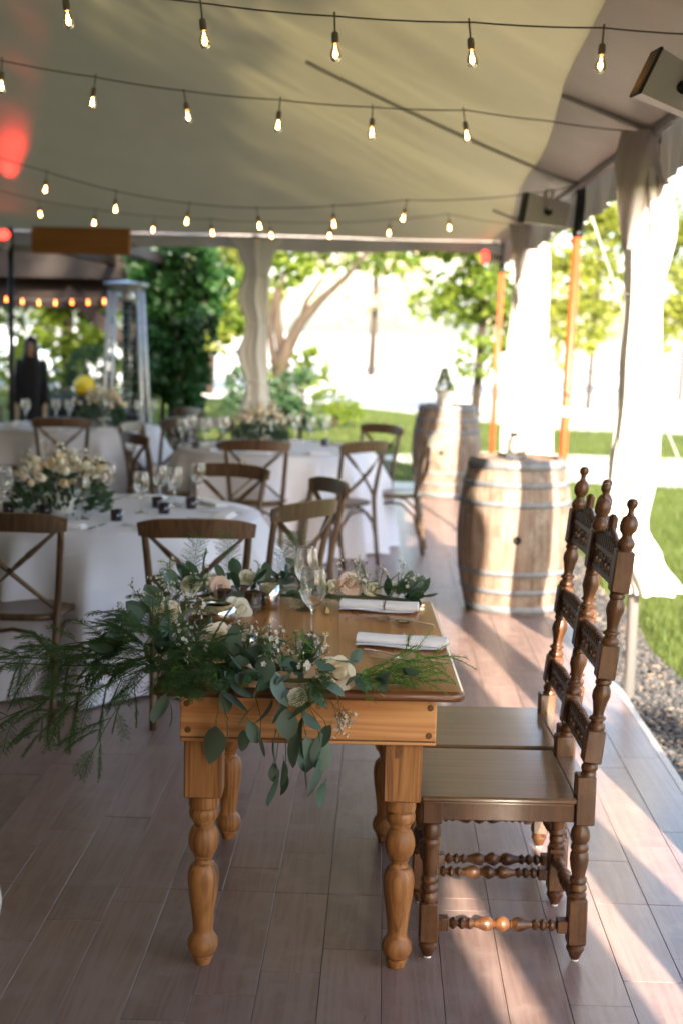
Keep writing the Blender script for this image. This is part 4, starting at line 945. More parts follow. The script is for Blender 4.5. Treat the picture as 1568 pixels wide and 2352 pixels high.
# ------------------------------------------------------------------ cross-back chairs
def make_crossback():
    t = thing('cross_back_chair', 'x', 'chair')
    zs, hw, hd = .465, .200, .20                      # seat height, half width, half depth; faces +Y
    b = MB()
    def ring(k, z): # D-shaped seat outline
        P = []
        for i in range(28):
            a = 2 * PI * i / 28; x = math.copysign(abs(math.cos(a)) ** .55, math.cos(a)) * hw * (1.06 if math.sin(a) > 0 else .96); y = math.copysign(abs(math.sin(a)) ** .55, math.sin(a)) * hd; P.append((x * k, y * k, z))
        return P
    rr = [ring(.96, zs - .032), ring(1.02, zs - .026), ring(1.03, zs - .012), ring(1.0, zs), ring(.86, zs - .003), ring(.4, zs - .007)]
    P = [p for q in rr for p in q]; F = [(k * 28 + i, k * 28 + (i + 1) % 28, (k + 1) * 28 + (i + 1) % 28, (k + 1) * 28 + i) for k in range(5) for i in range(28)] + [tuple(reversed(range(28))), tuple(5 * 28 + i for i in range(28))]
    b.add(P, F, True); b.build('seat', 'cross_back_oak', t)
    def back(s, z):  # rear post centre line
        if z <= zs: k = z / zs; return Vector((s * lerp(.178, .185, k), lerp(-.245, -.180, k ** .8), z))
        k = (z - zs) / (.90 - zs); return Vector((s * lerp(.185, .222, k), -.180 - .075 * k ** 1.5 - .0 * k, z))
    for s in (-1, 1):
        b = MB(); b.tube([back(s, z) for z in [0, .1, .2, .3, .4, .47, .54, .63, .72, .80, .88]], [.0155, .016, .0165, .017, .0175, .0175, .017, .0165, .016, .0155, .015], 10); b.build('rear_post', 'cross_back_oak', t)
        b = MB(); b.tube([(s * .195, .205, 0), (s * .192, .195, .2), (s * .185, .175, zs - .02)], [.0135, .0155, .0175], 10); b.build('leg', 'cross_back_oak', t)
        b = MB(); b.tube([(s * .190, -.205, .16 + .0), (s * .188, -.17, .30), (s * .184, -.08, .385), (s * .182, .0, .40), (s * .182, .08, .385), (s * .188, .15, .30), (s * .190, .185, .17)], .0095, 8); b.build('side_arch', 'cross_back_oak', t)
    for y0, zt in ((-.205, .16), (.188, .17)):
        b = MB(); b.tube([(-.186, y0, zt), (-.165, y0, .30), (-.09, y0, .385), (0, y0, .40), (.09, y0, .385), (.165, y0, .30), (.186, y0, zt)], .0095, 8); b.build('arch', 'cross_back_oak', t)
    # top rail: broad, bowed backwards
    b = MB(); pts = []
    for i in range(15):
        k = i / 14 * 2 - 1; pts.append((k * .243, -.255 - .045 * (1 - k * k) + .012, .875 - .012 * k * k))
    b.beam(pts, [.055, .068, .078, .080, .080, .080, .080, .080, .080, .080, .080, .080, .078, .068, .055], .019, (0, -.12, 1)); b.build('top_rail', 'cross_back_oak', t)
    # crossed slats
    for s in (-1, 1):
        b = MB(); p0, p1 = back(s, .855), back(-s, .485); pts = []
        for i in range(13):
            k = i / 12; p = p0.lerp(p1, k); p.y -= (.042 + .006 * s) * math.sin(PI * k); pts.append(p)
        b.beam(pts, .026, .009, (s * .62, 0, .78) if False else (.7 * s, 0, .7)); b.build('cross_slat', 'cross_back_oak', t)
    b = MB(); p = (back(1, .855) + back(-1, .485)) * .5
    b.lathe([(.006, -.012), (.007, .0), (.004, .012)], 8, mrot(PI / 2, 0, 0, (0, p.y - .04, p.z))); b.build('rivet', 'black_metal', t)
    return t
xb = make_crossback(); xbk = {}
def tree_list(o): return [(c, []) for c in kids(o)]
xkids = kids(xb); used = [False]
def chair(x, y, fx, fy, label, turn=0):
    if not used[0]: c = xb; used[0] = True
    else:
        c = xb.copy(); col.objects.link(c)
        for k in xkids: q = k.copy(); col.objects.link(q); q.parent = c
    c.location = (x, y, 0); c.rotation_euler = (0, 0, math.atan2(fy - y, fx - x) - PI / 2 + turn)
    tag(c, label, 'chair', 'cross-back chairs round the guest tables'); return c
def ring(key, ang, r, label, turn=0):
    cx, cy, _ = TABS[key]; a = R_(ang); return chair(cx + math.cos(a) * r, cy + math.sin(a) * r, cx, cy, label, turn)
chair(-1.555, 6.14, -1.55, 8, 'brown cross-back chair whose open back stands beside the trailing fern')
chair(-.775, 6.10, -.90, 8, 'brown cross-back chair seen from behind, rising over the left end of the garland')
ring('a', -26, .90, 'cross-back chair turned edge-on beside the first guest table, nearest to the wine glasses', R_(-8))
ring('a', 20, .92, 'cross-back chair facing the first guest table from the barrel side', R_(6))
ring('a', 64, .95, 'cross-back chair across the first guest table, behind the clear wine glasses', R_(8))
ring('a', 112, .95, 'cross-back chair behind the white flower arrangement of the first guest table')
ring('a', 160, .95, 'cross-back chair on the far left of the first guest table')
ring('b', -94, .80, 'cross-back chair backing on to the middle of the second guest table', R_(2))
ring('b', -56, .92, 'cross-back chair pushed in at the second guest table, closest to the open floor', R_(14))
ring('b', -8, .93, 'cross-back chair with pale shining rail beside the far barrel', R_(4))
ring('b', 46, .93, 'cross-back chair beyond the second guest table, against the lawn')
ring('b', -146, .95, 'cross-back chair at the left of the second guest table, over the white flowers')
ring('b', 166, .97, 'cross-back chair between the second and the farthest guest tables')
ring('b', 122, .97, 'cross-back chair beyond the second guest table, below the wrapped pole')
ring('c', -84, .82, 'cross-back chair backing on to the farthest guest table')
ring('c', -128, .85, 'cross-back chair at the left front of the farthest guest table')
ring('c', 150, .92, 'cross-back chair at the far left of the farthest guest table, below the person in black')
ring('c', 40, .95, 'cross-back chair beyond the farthest guest table, below the patio heater')
ring('c', -30, .95, 'cross-back chair on the right of the farthest guest table')

# ------------------------------------------------------------------ settings on the guest tables
def arrangement(x, y, z, r, h, label, seed):
    t = thing('flower_arrangement', label, 'flowers', (x, y, z), 0, 'guest table centrepieces')
    b = MB(); b.lathe([(.06, 0), (.075, .01), (.085, .07), (.08, .09), (.075, .09), (.078, .07), (.06, .012), (.001, .012)], 20); b.build('bowl', 'white_pot', t)
    gb, wf_, wb_, wg_ = MB(), MB(), MB(), MB()
    for i in range(620):
        a = rnd.random() * 6.28; q = rnd.random() ** .5; zz = .01 + h * rnd.random() * (1 - .55 * q * q); p = Vector((math.cos(a) * q * r, math.sin(a) * q * r, zz))
        d = Vector((math.cos(a) * q, math.sin(a) * q, rnd.uniform(-.2, .9))).normalized(); s = rnd.uniform(.03, .06); sd = d.orthogonal().normalized(); sd.rotate(Quaternion(d, rnd.random() * 6.28))
        gb.add([p, p + d * s * .5 + sd * s * .25, p + d * s, p + d * s * .5 - sd * s * .25], [(0, 1, 2, 3)], True)
    tag(gb.build('leaves', 'eucalyptus_dark', t), kind='stuff')
    for i in range(24):
        a = rnd.random() * 6.28; q = rnd.random() ** .5 * .9; p = Vector((math.cos(a) * q * r, math.sin(a) * q * r, .08 + h * (1 - .6 * q * q)))
        waxsprig(wf_, wb_, wg_, p - Vector((0, 0, .05)), Vector((math.cos(a) * q, math.sin(a) * q, .9)), rnd.uniform(.07, .13), fs=.011)
    for bb_, nm, mt in ((wf_, 'small_blossom', 'wax_petal'), (wb_, 'buds', 'wax_bud'), (wg_, 'twigs', 'twig')): tag(bb_.build(nm, mt, t), kind='stuff')
    for i in range(40):
        a = rnd.random() * 6.28; q = rnd.random() ** .6 * .95; p = Vector((math.cos(a) * q * r, math.sin(a) * q * r, .07 + h * (1 - .55 * q * q) * rnd.uniform(.75, 1.08)))
        s = rnd.uniform(.020, .044); f = link('bloom', CORE[rnd.choice(('rose_white', 'rose_white', 'rose_cream', 'rose_blush'))], None, t, p, quat_to((math.cos(a) * q, math.sin(a) * q - .3, .6), rnd.random() * 6), (s * 1.6, s * 1.6, s * 1.1))
def place_table(key, where, flo, glasses, cups, glabels=None):
    cx, cy, r = TABS[key]; arrangement(cx + flo[0], cy + flo[1], .7635, flo[2], flo[3], flo[4], 1)
    for i, (dx, dy) in enumerate(glasses): glass_at(cx + dx, cy + dy, .7637, (glabels[i] + ' on the first guest table' if glabels else 'clear stemmed wine glass on ' + where), 'wine glasses on ' + where, 1.0)
    for i in range(8):
        a = R_(i * 45 + 22 - 99 + 22.5 * 0); a = R_(-99 + 45 * i); px, py = cx + math.cos(a) * (r - .16), cy + math.sin(a) * (r - .16)
        n_ = thing('napkin', 'white folded napkin at a place setting on ' + where, 'napkin', (px, py, .7637), a + PI / 2, 'folded napkins on ' + where); b = MB()
        for q in range(3): b.box((0, .002 * q, .004 + .0065 * q), (.20 - .012 * q, .085 - .01 * q, .006), bev=.0025)
        b.build('folded_linen', 'napkin_linen', n_)
        for k, (me, nm) in enumerate(((FM, 'fork'), (KM, 'knife'))):
            tx, ty = -math.sin(a), math.cos(a); s = -1 if k == 0 else 1
            sx, sy = px + tx * s * .135 + math.cos(a) * .05, py + ty * s * .135 + math.sin(a) * .05
            tag(link(nm, me, None, None, (sx, sy, .7645), (0, 0, a + PI / 2)), 'silver %s at a place setting on %s' % (nm, where), nm, 'cutlery on ' + where)
    for dx, dy in cups:
        t = thing('votive', 'small dark votive cup on ' + where, 'candle holder', (cx + dx, cy + dy, .7637), 0, 'dark votives on ' + where)
        b = MB(); b.lathe([(.026, 0), (.028, .002), (.03, .055), (.028, .055), (.025, .012), (.0005, .012)], 18); b.build('cup', 'ink_votive', t)
def onto(px, py): p = atz(px, py, .7637); return p
def rel(key, pts): return [(atz(x, y, .7637).x - TABS[key][0], atz(x, y, .7637).y - TABS[key][1]) for x, y in pts]
place_table('a', 'the guest table behind the farm table', (-.24, -.05, .235, .20, 'loose white and blush flower arrangement on the guest table behind the farm table'),
    rel('a', [(190, 1192), (63, 1176), (325, 1178), (368, 1158), (402, 1163), (12, 1165), (250, 1155), (455, 1150)]), rel('a', [(268, 1196), (377, 1180), (362, 1166), (105, 1184), (20, 1180), (440, 1168)]),
    ['clear wine glass standing before the flowers, between two chair backs,', 'clear wine glass beside the flowers, over the fern chair,', 'wine glass nearest the flowers in the votive cluster', 'rearmost wine glass of the votive cluster', 'wine glass nearest the rim in the votive cluster', 'wine glass on the outer side of the flowers', 'wine glass half hidden behind the flowers', 'lone wine glass by the opposite chair'])
place_table('b', 'the guest table by the barrels', (-.12, .05, .20, .24, 'loose white flower arrangement on the guest table by the barrels'),
    rel('b', [(440, 1012), (475, 1020), (515, 1015), (630, 1020), (680, 1010), (715, 1014), (750, 1010), (420, 1022)]), rel('b', [(450, 1030), (505, 1034), (600, 1030), (745, 1024)]))
place_table('c', 'the farthest guest table', (.25, -.05, .20, .26, 'loose white flower arrangement on the farthest guest table'),
    rel('c', [(130, 966), (160, 968), (320, 968), (350, 966), (60, 968), (250, 965)]), rel('c', [(140, 975), (300, 978), (80, 978)]))

# ------------------------------------------------------------------ wine barrels
def make_barrel():
    t = thing('wine_barrel', 'x', 'barrel'); Hh, NS = .945, 22
    def rad(z): k = 2 * z / Hh - 1; return .352 - .069 * k * k * (1 + .0 * k)
    sb = MB(); da = 2 * PI / NS * .493
    def outer(u, v): z = v * Hh; a = lerp(-da, da, u); r = rad(z) + .0015 * math.cos((u - .5) * PI); return (math.cos(a) * r, math.sin(a) * r, z)
    def inner(u, v): z = v * Hh; a = lerp(da, -da, u); r = rad(z) - .026; return (math.cos(a) * r, math.sin(a) * r, z)
    nv = 9
    sb.grid(outer, 2, nv, True); sb.grid(inner, 2, nv, True)
    for e in (0, 1):
        sb.grid(lambda u, v, e=e: tuple(Vector(outer(e, v)).lerp(Vector(inner(1 - e, v)), u if e else 1 - u)), 1, nv, False)
    for v in (0, 1): sb.grid(lambda u, q, v=v: tuple(Vector(outer(u, v)).lerp(Vector(inner(1 - u, v)), q if v else 1 - q)), 2, 1, False)
    me = sb.mesh('stave'); me.materials.append(MAT['stave_oak'])
    for i in range(NS): link('stave', me, None, t, (0, 0, 0), (0, 0, 2 * PI * (i + .5) / NS), (1 + .004 * (i % 3), 1 + .004 * (i % 3), 1))
    for za, zb in ((.006, .060), (.130, .165), (.245, .280), (.665, .700), (.780, .815), (.885, .939)):
        hb_ = MB()
        hb_.lathe([(rad(za) - .001, za), (rad(za) + .0065, za + .001), (rad(zb) + .0065, zb - .001), (rad(zb) - .001, zb)], 64, cap=False); o = hb_.build('hoop', 'hoop_steel', t)
        for q in range(2):
            rv = MB(); a = 2.1 + .05 * q; z = (za + zb) / 2; r = rad(z) + .006
            rv.lathe([(.006, 0), (.005, .003), (.0005, .004)], 8, mrot(0, PI / 2, 0, (0, 0, 0))); ob = rv.build('rivet', 'hoop_steel', o); ob.location = (math.cos(a) * r, math.sin(a) * r, z); ob.rotation_euler = (0, 0, a)
    hd = MB()
    for z in (.03, Hh - .035):
        hd2 = MB()
        nb = 7; R0 = rad(z) - .018
        for i in range(nb):
            x0, x1 = -R0 + 2 * R0 * i / nb + .0006, -R0 + 2 * R0 * (i + 1) / nb - .0006
            def c(x): return math.sqrt(max(0, R0 * R0 - x * x))
            P = [(x0, -c(x0), z), (x1, -c(x1), z), (x1, c(x1), z), (x0, c(x0), z)]; P = [(x, y, zz) for x, y, zz in P] + [(x, y, zz + .016) for x, y, zz in P]
            hd2.add(P, [(3, 2, 1, 0), (4, 5, 6, 7), (0, 1, 5, 4), (1, 2, 6, 5), (2, 3, 7, 6), (3, 0, 4, 7)])
        hd2.build('head', 'stave_oak', t)
    bh = MB(); r = rad(.47); bh.lathe([(.026, 0), (.026, .004), (.021, .004), (.0205, .0015), (.0005, .0012)], 20, mrot(0, PI / 2, 0, (r - .0005, 0, .475))); bo = bh.build('bung_hole', 'dark_gap', t)
    return t
br = make_barrel(); p = (.835, 8.76); br.location = (p[0], p[1], 0); br.rotation_euler[2] = math.atan2(-p[1], -p[0]) + R_(3)
tag(br, 'weathered oak wine barrel with grey hoops standing behind the carved chairs, glass jar on top', 'barrel', 'wine barrels at the floor edge')
b2_ = copy_tree(br); b2_.location = (.665, 14.65, 0); b2_.rotation_euler[2] = math.atan2(-14.65, -.665) - R_(8)
tag(b2_, 'oak wine barrel at the far end of the floor, small potted conifer on top', 'barrel')
jar = thing('glass_jar', 'clear glass jar on top of the nearer barrel', 'jar', (.83, 8.78, .927)); b = MB()
b.lathe([(.045, 0), (.055, .004), (.060, .02), (.060, .10), (.050, .13), (.040, .14), (.040, .165), (.037, .165), (.037, .14), (.047, .128), (.056, .10), (.056, .02), (.05, .008), (.0005, .008)], 28); b.build('glass', 'clear_glass', jar)
b = MB(); b.lathe([(.0415, .143), (.044, .145), (.044, .160), (.0415, .162)], 28, cap=False); b.build('rim_band', 'silver', jar)
pp = aty(1017, 945, 14.65); pot = thing('potted_conifer', 'small cone-shaped evergreen in a white pot on the far barrel', 'plant', (pp.x, 14.6, .927)); b = MB()
b.lathe([(.06, 0), (.065, .005), (.085, .15), (.09, .16), (.08, .16), (.075, .14), (.0005, .14)], 20); b.build('pot', 'white_pot', pot)
b = MB()
for i in range(700):
    h = rnd.random(); a = rnd.random() * 6.28; r = .10 * (1 - h) * rnd.random() ** .4 + .008; q = Vector((math.cos(a) * r, math.sin(a) * r, .14 + h * .24)); needle(b, q, Vector((math.cos(a), math.sin(a), .8)), .04, .006)
tag(b.build('foliage', 'tree_leaf', pot), kind='stuff')

# ------------------------------------------------------------------ string lights
BULB = MB(); BULB.lathe([(.0085, -.001), (.0095, -.008), (.0125, -.020), (.0195, -.040), (.0220, -.054), (.0205, -.067), (.0140, -.077), (.0005, -.081)], 16, cap=False); BM_ = BULB.mesh('bulb'); BM_.materials.append(MAT['bulb_glass'])
FI = MB(); FI.lathe([(.003, -.016), (.005, -.022), (.0055, -.030), (.0105, -.046), (.0105, -.058), (.005, -.064)], 8); FIm = FI.mesh('filament'); FIm.materials.append(MAT['filament'])
SK = MB(); SK.tube([(0, 0, .112), (0, 0, .03)], .004, 6); SK.lathe([(.008, .036), (.0125, .033), (.0145, .018), (.0145, -.004), (.0125, -.009)], 12); SKm = SK.mesh('socket'); SKm.materials.append(MAT['socket_grey'])
def strand(px, Y, label, ends):
    t = thing('string_lights', label, 'string lights', (0, 0, 0), 0, 'bulb strands under the canopy'); pos = [aty(x, y - 8, Y) for x, y in px]
    wire = [Vector(e) for e in ends[0]] + [p + Vector((0, 0, .13)) for p in pos] + [Vector(e) for e in ends[1]]
    fine = []
    for a, c in zip(wire, wire[1:]): fine += [a.lerp(c, q / 5) - Vector((0, 0, .10 * (c - a).length ** 2 * (q / 5) * (1 - q / 5))) for q in range(5)]
    b = MB(); b.tube(fine + [wire[-1]], .003, 6); b.build('wire', 'wire_dark', t)
    for p in pos:
        s = link('socket', SKm, None, t, p + Vector((0, 0, .05)), (R_(rnd.uniform(-11, 11)), R_(rnd.uniform(-11, 11)), 0), (.84, .84, .84)); g_ = link('bulb', BM_, None, s); link('filament', FIm, None, s)
strand([(-160, 15), (154, 62), (467, 108), (769, 138), (1080, 152), (1379, 165)], 4.9, 'warm bulb strand slung highest across the canopy, above the white speaker', ([aty(-700, -90, 4.9)], [(1.22, 4.9, 2.70)]))
strand([(-205, 170), (5, 213), (215, 250), (429, 283), (640, 303), (853, 320), (1068, 327)], 6.8, 'warm bulb strand tied off at the eave over the blowing curtain', ([aty(-600, 100, 6.8)], [aty(1250, 277, 6.8), (1.20, 6.8, 2.64)]))
strand([(-50, 400), (106, 449), (266, 494), (431, 522), (594, 533), (766, 528), (927, 515)], 9.3, 'warm bulb strand tied off at the near orange pole', ([aty(-350, 340, 9.3)], [aty(1120, 455, 9.3), (1.21, 9.3, 2.64)]))
strand([(-35, 470), (92, 504), (218, 524), (353, 540), (487, 547), (622, 553), (758, 554), (893, 547), (1030, 535)], 12.4, 'warm bulb strand slung lowest, in front of the far tent side', ([aty(-250, 430, 12.4)], [(1.21, 12.6, 2.62)]))

# ------------------------------------------------------------------ speakers and red uplights
def speaker(loc, rot, label, s=1.0):
    t = thing('loudspeaker', label, 'speaker', loc, 0, 'white loudspeakers under the eave'); t.rotation_euler = rot; t.scale = (s,) * 3
    b = MB(); b.add([(-.17, -.10, -.11), (-.17, .10, -.11), (.17, .07, -.09), (.17, -.07, -.09), (-.17, -.10, .11), (-.17, .10, .11), (.17, .07, .09), (.17, -.07, .09)], [(0, 1, 2, 3), (7, 6, 5, 4), (4, 5, 1, 0), (5, 6, 2, 1), (6, 7, 3, 2), (7, 4, 0, 3)]); b.build('cabinet', 'white_plastic', t)
    b = MB(); b.box((-.176, 0, 0), (.016, .212, .232), bev=.004); b.build('grille', 'black_plastic', t)
    b = MB(); b.lathe([(.030, 0), (.032, .004), (.020, .008), (.018, .022), (.001, .023)], 12, mrot(PI / 2, 0, 0, (.0, -.084, 0)))
    for i in range(5): a = 2 * PI * i / 5; b.box((math.cos(a) * .024, -.098, math.sin(a) * .024), (.014, .02, .014), bev=.003)
    b.build('bracket_knob', 'black_plastic', t)
    b = MB(); b.beam([(0, -.097, 0), (0, -.12, .04), (0, -.12, .15), (0, 0, .17), (0, .12, .15), (0, .12, .04), (0, .097, 0)], .03, .004, (1, 0, 0)); b.build('bracket', 'white_plastic', t)
p1_ = aty(1558, 205, 4.6); p2_ = aty(1252, 486, 9.75)
speaker((p1_.x + .0, 4.6, p1_.z), (R_(4), R_(24), R_(4)), 'white loudspeaker with black knob tilted under the canopy corner above the blowing curtain', .66)
speaker((p2_.x, 9.75, p2_.z), (R_(4), R_(8), R_(6)), 'white loudspeaker with black knob mounted above the folded flap between the orange poles', .88)
def uplight(lens, axis, label, body_mat='white_plastic'):
    t = thing('stage_light', label, 'stage light', lens, 0, 'red stage lights'); d = Vector(axis).normalized(); M = d.to_track_quat('Z', 'Y').to_matrix().to_4x4()
    b = MB(); b.lathe([(.045, -.20), (.06, -.19), (.07, -.10), (.075, -.012), (.078, .008), (.070, .008), (.066, -.006)], 20, M); b.build('housing', body_mat, t)
    b = MB(); b.lathe([(.0725, -.004), (.066, .012), (.045, .030), (.001, .040)], 20, M, cap=False); b.build('lens', 'red_lens', t)
    b = MB(); b.beam([M @ Vector((.08, 0, -.06)), M @ Vector((.09, 0, -.20)), M @ Vector((0, 0, -.24)), M @ Vector((-.09, 0, -.20)), M @ Vector((-.08, 0, -.06))], .02, .004, M.to_3x3() @ Vector((0, 1, 0))); b.build('yoke', 'black_metal', t)
    return t
uplight(aty(1113, 590, 15.3), (-.8, -.55, .05), 'red stage light clamped to the far orange pole')
q_ = aty(8, 540, 14.95); ul = uplight(q_, (.12, -.75, .6), 'red stage light on the dark pole beside the pergola')
sp = bpy.data.lights.new('stage_light_beam', 'SPOT'); sp.energy = 40; sp.color = (1, .03, .02); sp.spot_size = R_(15); sp.spot_blend = .8; sp.shadow_soft_size = .05
spo = bpy.data.objects.new('stage_light_beam', sp); col.objects.link(spo); spo.parent = ul; spo.location = (.03, -.10, .09); spo.rotation_mode = 'QUATERNION'
tgt = aty(22, 408, 14.2); spo.rotation_quaternion = (Vector(q_) - tgt).to_track_quat('Z', 'Y')

# ------------------------------------------------------------------ pergola, heater, person, things behind the tent
per = thing('pergola', 'dark timber pergola with a pale fascia board behind the guest tables', 'pergola', (0, 0, 0)); PY = 18.5
def pbeam(x0, x1, y0, y1, z0, z1, name='beam', mat='pergola_timber'):
    b = MB(); b.box(((x0 + x1) / 2, (y0 + y1) / 2, (z0 + z1) / 2), (x1 - x0, y1 - y0, z1 - z0), bev=.01); return b.build(name, mat, per)
A_ = lambda px, py, Y: aty(px, py, Y)
xl, xr = A_(72, 550, 14.7).x, A_(299, 550, 14.7).x
pbeam(xl, xr, 14.70, 14.78, A_(100, 582, 14.7).z, A_(100, 520, 14.7).z, 'fascia', 'pergola_fascia'); pbeam(xl + .1, xl + .18, 14.78, PY, A_(100, 575, 14.7).z, A_(100, 545, 14.7).z, 'outrigger'); pbeam(xr - .18, xr - .10, 14.78, PY, A_(100, 575, 14.7).z, A_(100, 545, 14.7).z, 'outrigger')
ze0, ze1 = A_(200, 640, PY).z, A_(200, 583, PY).z
eb = MB(); xe = A_(412, 600, PY).x; x0_ = -12
eb.add([(x0_, PY - .08, ze0), (xe - .45, PY - .08, ze0), (xe, PY - .08, ze0 + .25), (xe, PY - .08, ze1), (x0_, PY - .08, ze1), (x0_, PY + .08, ze0), (xe - .45, PY + .08, ze0), (xe, PY + .08, ze0 + .25), (xe, PY + .08, ze1), (x0_, PY + .08, ze1)], [(0, 1, 2, 3, 4), (9, 8, 7, 6, 5), (0, 5, 6, 1), (1, 6, 7, 2), (2, 7, 8, 3), (3, 8, 9, 4), (4, 9, 5, 0)]); eb.build('beam', 'pergola_timber', per)
pbeam(-12, xe - .1, PY + 3.4, PY + 3.56, ze0 - .25, ze1); pbeam(-12, xe - .35, PY + .3, PY + .42, ze0 - .38, ze0 + .02)
for i in range(9): pbeam(-11.5 + i * .78, -11.4 + i * .78, PY - .3, PY + 4.1, ze1, ze1 + .22, 'joist')
rs = MB(); rs.box(((-12 + xe) / 2, PY + 1.9, ze1 + .26), (xe + 12, 4.6, .05)); rs.build('roof_boards', 'pergola_timber', per)
px_ = A_(320, 800, PY).x
pbeam(px_ - .09, px_ + .09, PY - .09, PY + .09, GZ, ze0, 'post'); pbeam(px_ - .09, px_ + .09, PY + 3.4, PY + 3.58, GZ, ze0, 'post'); pbeam(-9.4, -9.2, PY - .09, PY + .09, GZ, ze0, 'post'); pbeam(-9.4, -9.2, PY + 3.4, PY + 3.58, GZ, ze0, 'post')
a_, c_ = A_(170, 690, PY), A_(256, 790, PY); b = MB(); b.beam([(a_.x - .1, PY, a_.z + .12), (px_, PY, c_.z - .12)], .16, .14, (1, 0, 1)); b.build('brace', 'pergola_timber', per)
fl = thing('fairy_lights', 'row of small orange bulbs along the pergola header', 'fairy lights'); pts = [A_(x, y, PY - .15) for x, y in ((15, 690), (52, 695), (90, 698), (128, 698), (166, 697), (203, 697), (240, 695))]
b = MB(); b.tube([p + Vector((0, 0, .05)) for p in pts], .006, 5); b.build('wire', 'wire_dark', fl)
for p in pts: b = MB(); b.lathe([(.006, .05), (.008, .03), (.014, 0), (.011, -.014), (.001, -.018)], 10, mrot(loc=p)); b.build('bulb', 'fairy_glow', fl)
# climbing vine on the pergola end
def leaf_cloud(b, blobs, n, ls, upb=.2):
    W = [bl[3] * bl[4] * bl[5] for bl in blobs]; tot = sum(W)
    for bl, wt in zip(blobs, W):
        cx, cy_, cz, rx, ry, rz = bl
        for i in range(max(20, int(n * wt / tot))):
            while True:
                q = Vector((rnd.uniform(-1, 1), rnd.uniform(-1, 1), rnd.uniform(-1, 1)))
                if q.length < 1: break
            k = q.length; q = q.normalized() * (k ** .45)
            p = Vector((cx + q.x * rx, cy_ + q.y * ry, cz + q.z * rz))
            if noise.noise(p * 1.15 + Vector((cx, 0, 0))) < -.12: continue
            d = (q + Vector((rnd.uniform(-.8, .8), rnd.uniform(-.8, .8), rnd.uniform(-.8, .5) + upb))).normalized(); s = ls * rnd.uniform(.6, 1.3); sd = d.orthogonal().normalized(); sd.rotate(Quaternion(d, rnd.random() * 6.28))
            nn = d.cross(sd) * s * .12
            b.add([p, p + d * s * .45 + sd * s * .36 + nn, p + d * s, p + d * s * .45 - sd * s * .36 + nn], [(0, 1, 2, 3)])
vine = thing('climbing_vine', 'dense dark green vine covering the end of the pergola', 'vine', (0, 0, 0)); VY = 17.9
vb = MB(); bl = []
for px, py, rp, rq in ((400, 600, 60, 40), (440, 620, 60, 45), (385, 680, 62, 60), (450, 690, 62, 60), (400, 770, 60, 70), (465, 760, 50, 55), (375, 860, 55, 80), (420, 850, 50, 60), (395, 930, 60, 60), (345, 900, 34, 70), (430, 920, 30, 40), (490, 640, 34, 40), (500, 720, 26, 40), (350, 640, 36, 40), (330, 600, 40, 26), (505, 800, 26, 40), (490, 590, 30, 26), (352, 740, 30, 70), (365, 820, 30, 70), (410, 575, 50, 22)):
    c = aty(px, py, VY); k = VY / FPX; bl.append((c.x, VY + rnd.uniform(-.2, .3), c.z, rp * k, .42, rq * k))
leaf_cloud(vb, bl, 11000, .12, -.3); tag(vb.build('leaves', 'vine_leaf', vine), kind='stuff')
b = MB(); c = aty(395, 940, VY)
for i in range(4): b.tube([(c.x + .1 * i - .15, VY + .05, GZ), (c.x + .1 * i - .1, VY, 1), (c.x + .12 * i - .3, VY, 2), (c.x + .2 * i - .5, VY, 2.6)], .03, 6)
b.build('stem', 'bark', vine)
# patio heater
hx = aty(287, 800, 15.9); ht = thing('patio_heater', 'stainless pyramid patio heater with glass tube, standing before the vine', 'heater', (hx.x, 16.0, GZ)); HH = aty(287, 650, 16.0).z - GZ
b = MB(); b.lathe([(.10, HH - .10), (.30, HH - .025), (.31, HH - .005), (.30, HH), (.001, HH + .03)], 4, mrot(0, 0, PI / 4)); b.build('hood', 'stainless', ht)
b = MB(); b.box((0, 0, .40), (.46, .46, .70), bev=.02); b.build('gas_housing', 'black_cover', ht)
for sx in (-1, 1):
    for sy in (-1, 1): b = MB(); b.tube([(sx * .25, sy * .25, 0), (sx * .155, sy * .155, HH - .08)], .022, 8); b.build('leg', 'stainless', ht)
b = MB(); b.lathe([(.05, .75), (.05, HH - .15), (.046, HH - .15), (.046, .75)], 16); b.build('glass_tube', 'clear_glass', ht)
b = MB(); b.lathe([(.08, HH - .2), (.10, HH - .15), (.09, HH - .09)], 12); b.build('burner', 'stainless', ht)
b = MB()
for i in range(9): b.box((0, -.19 + .0018 * i * 0, .85 + i * .13), (.36 - .014 * i, .004, .006))
b.build('guard', 'stainless', ht)
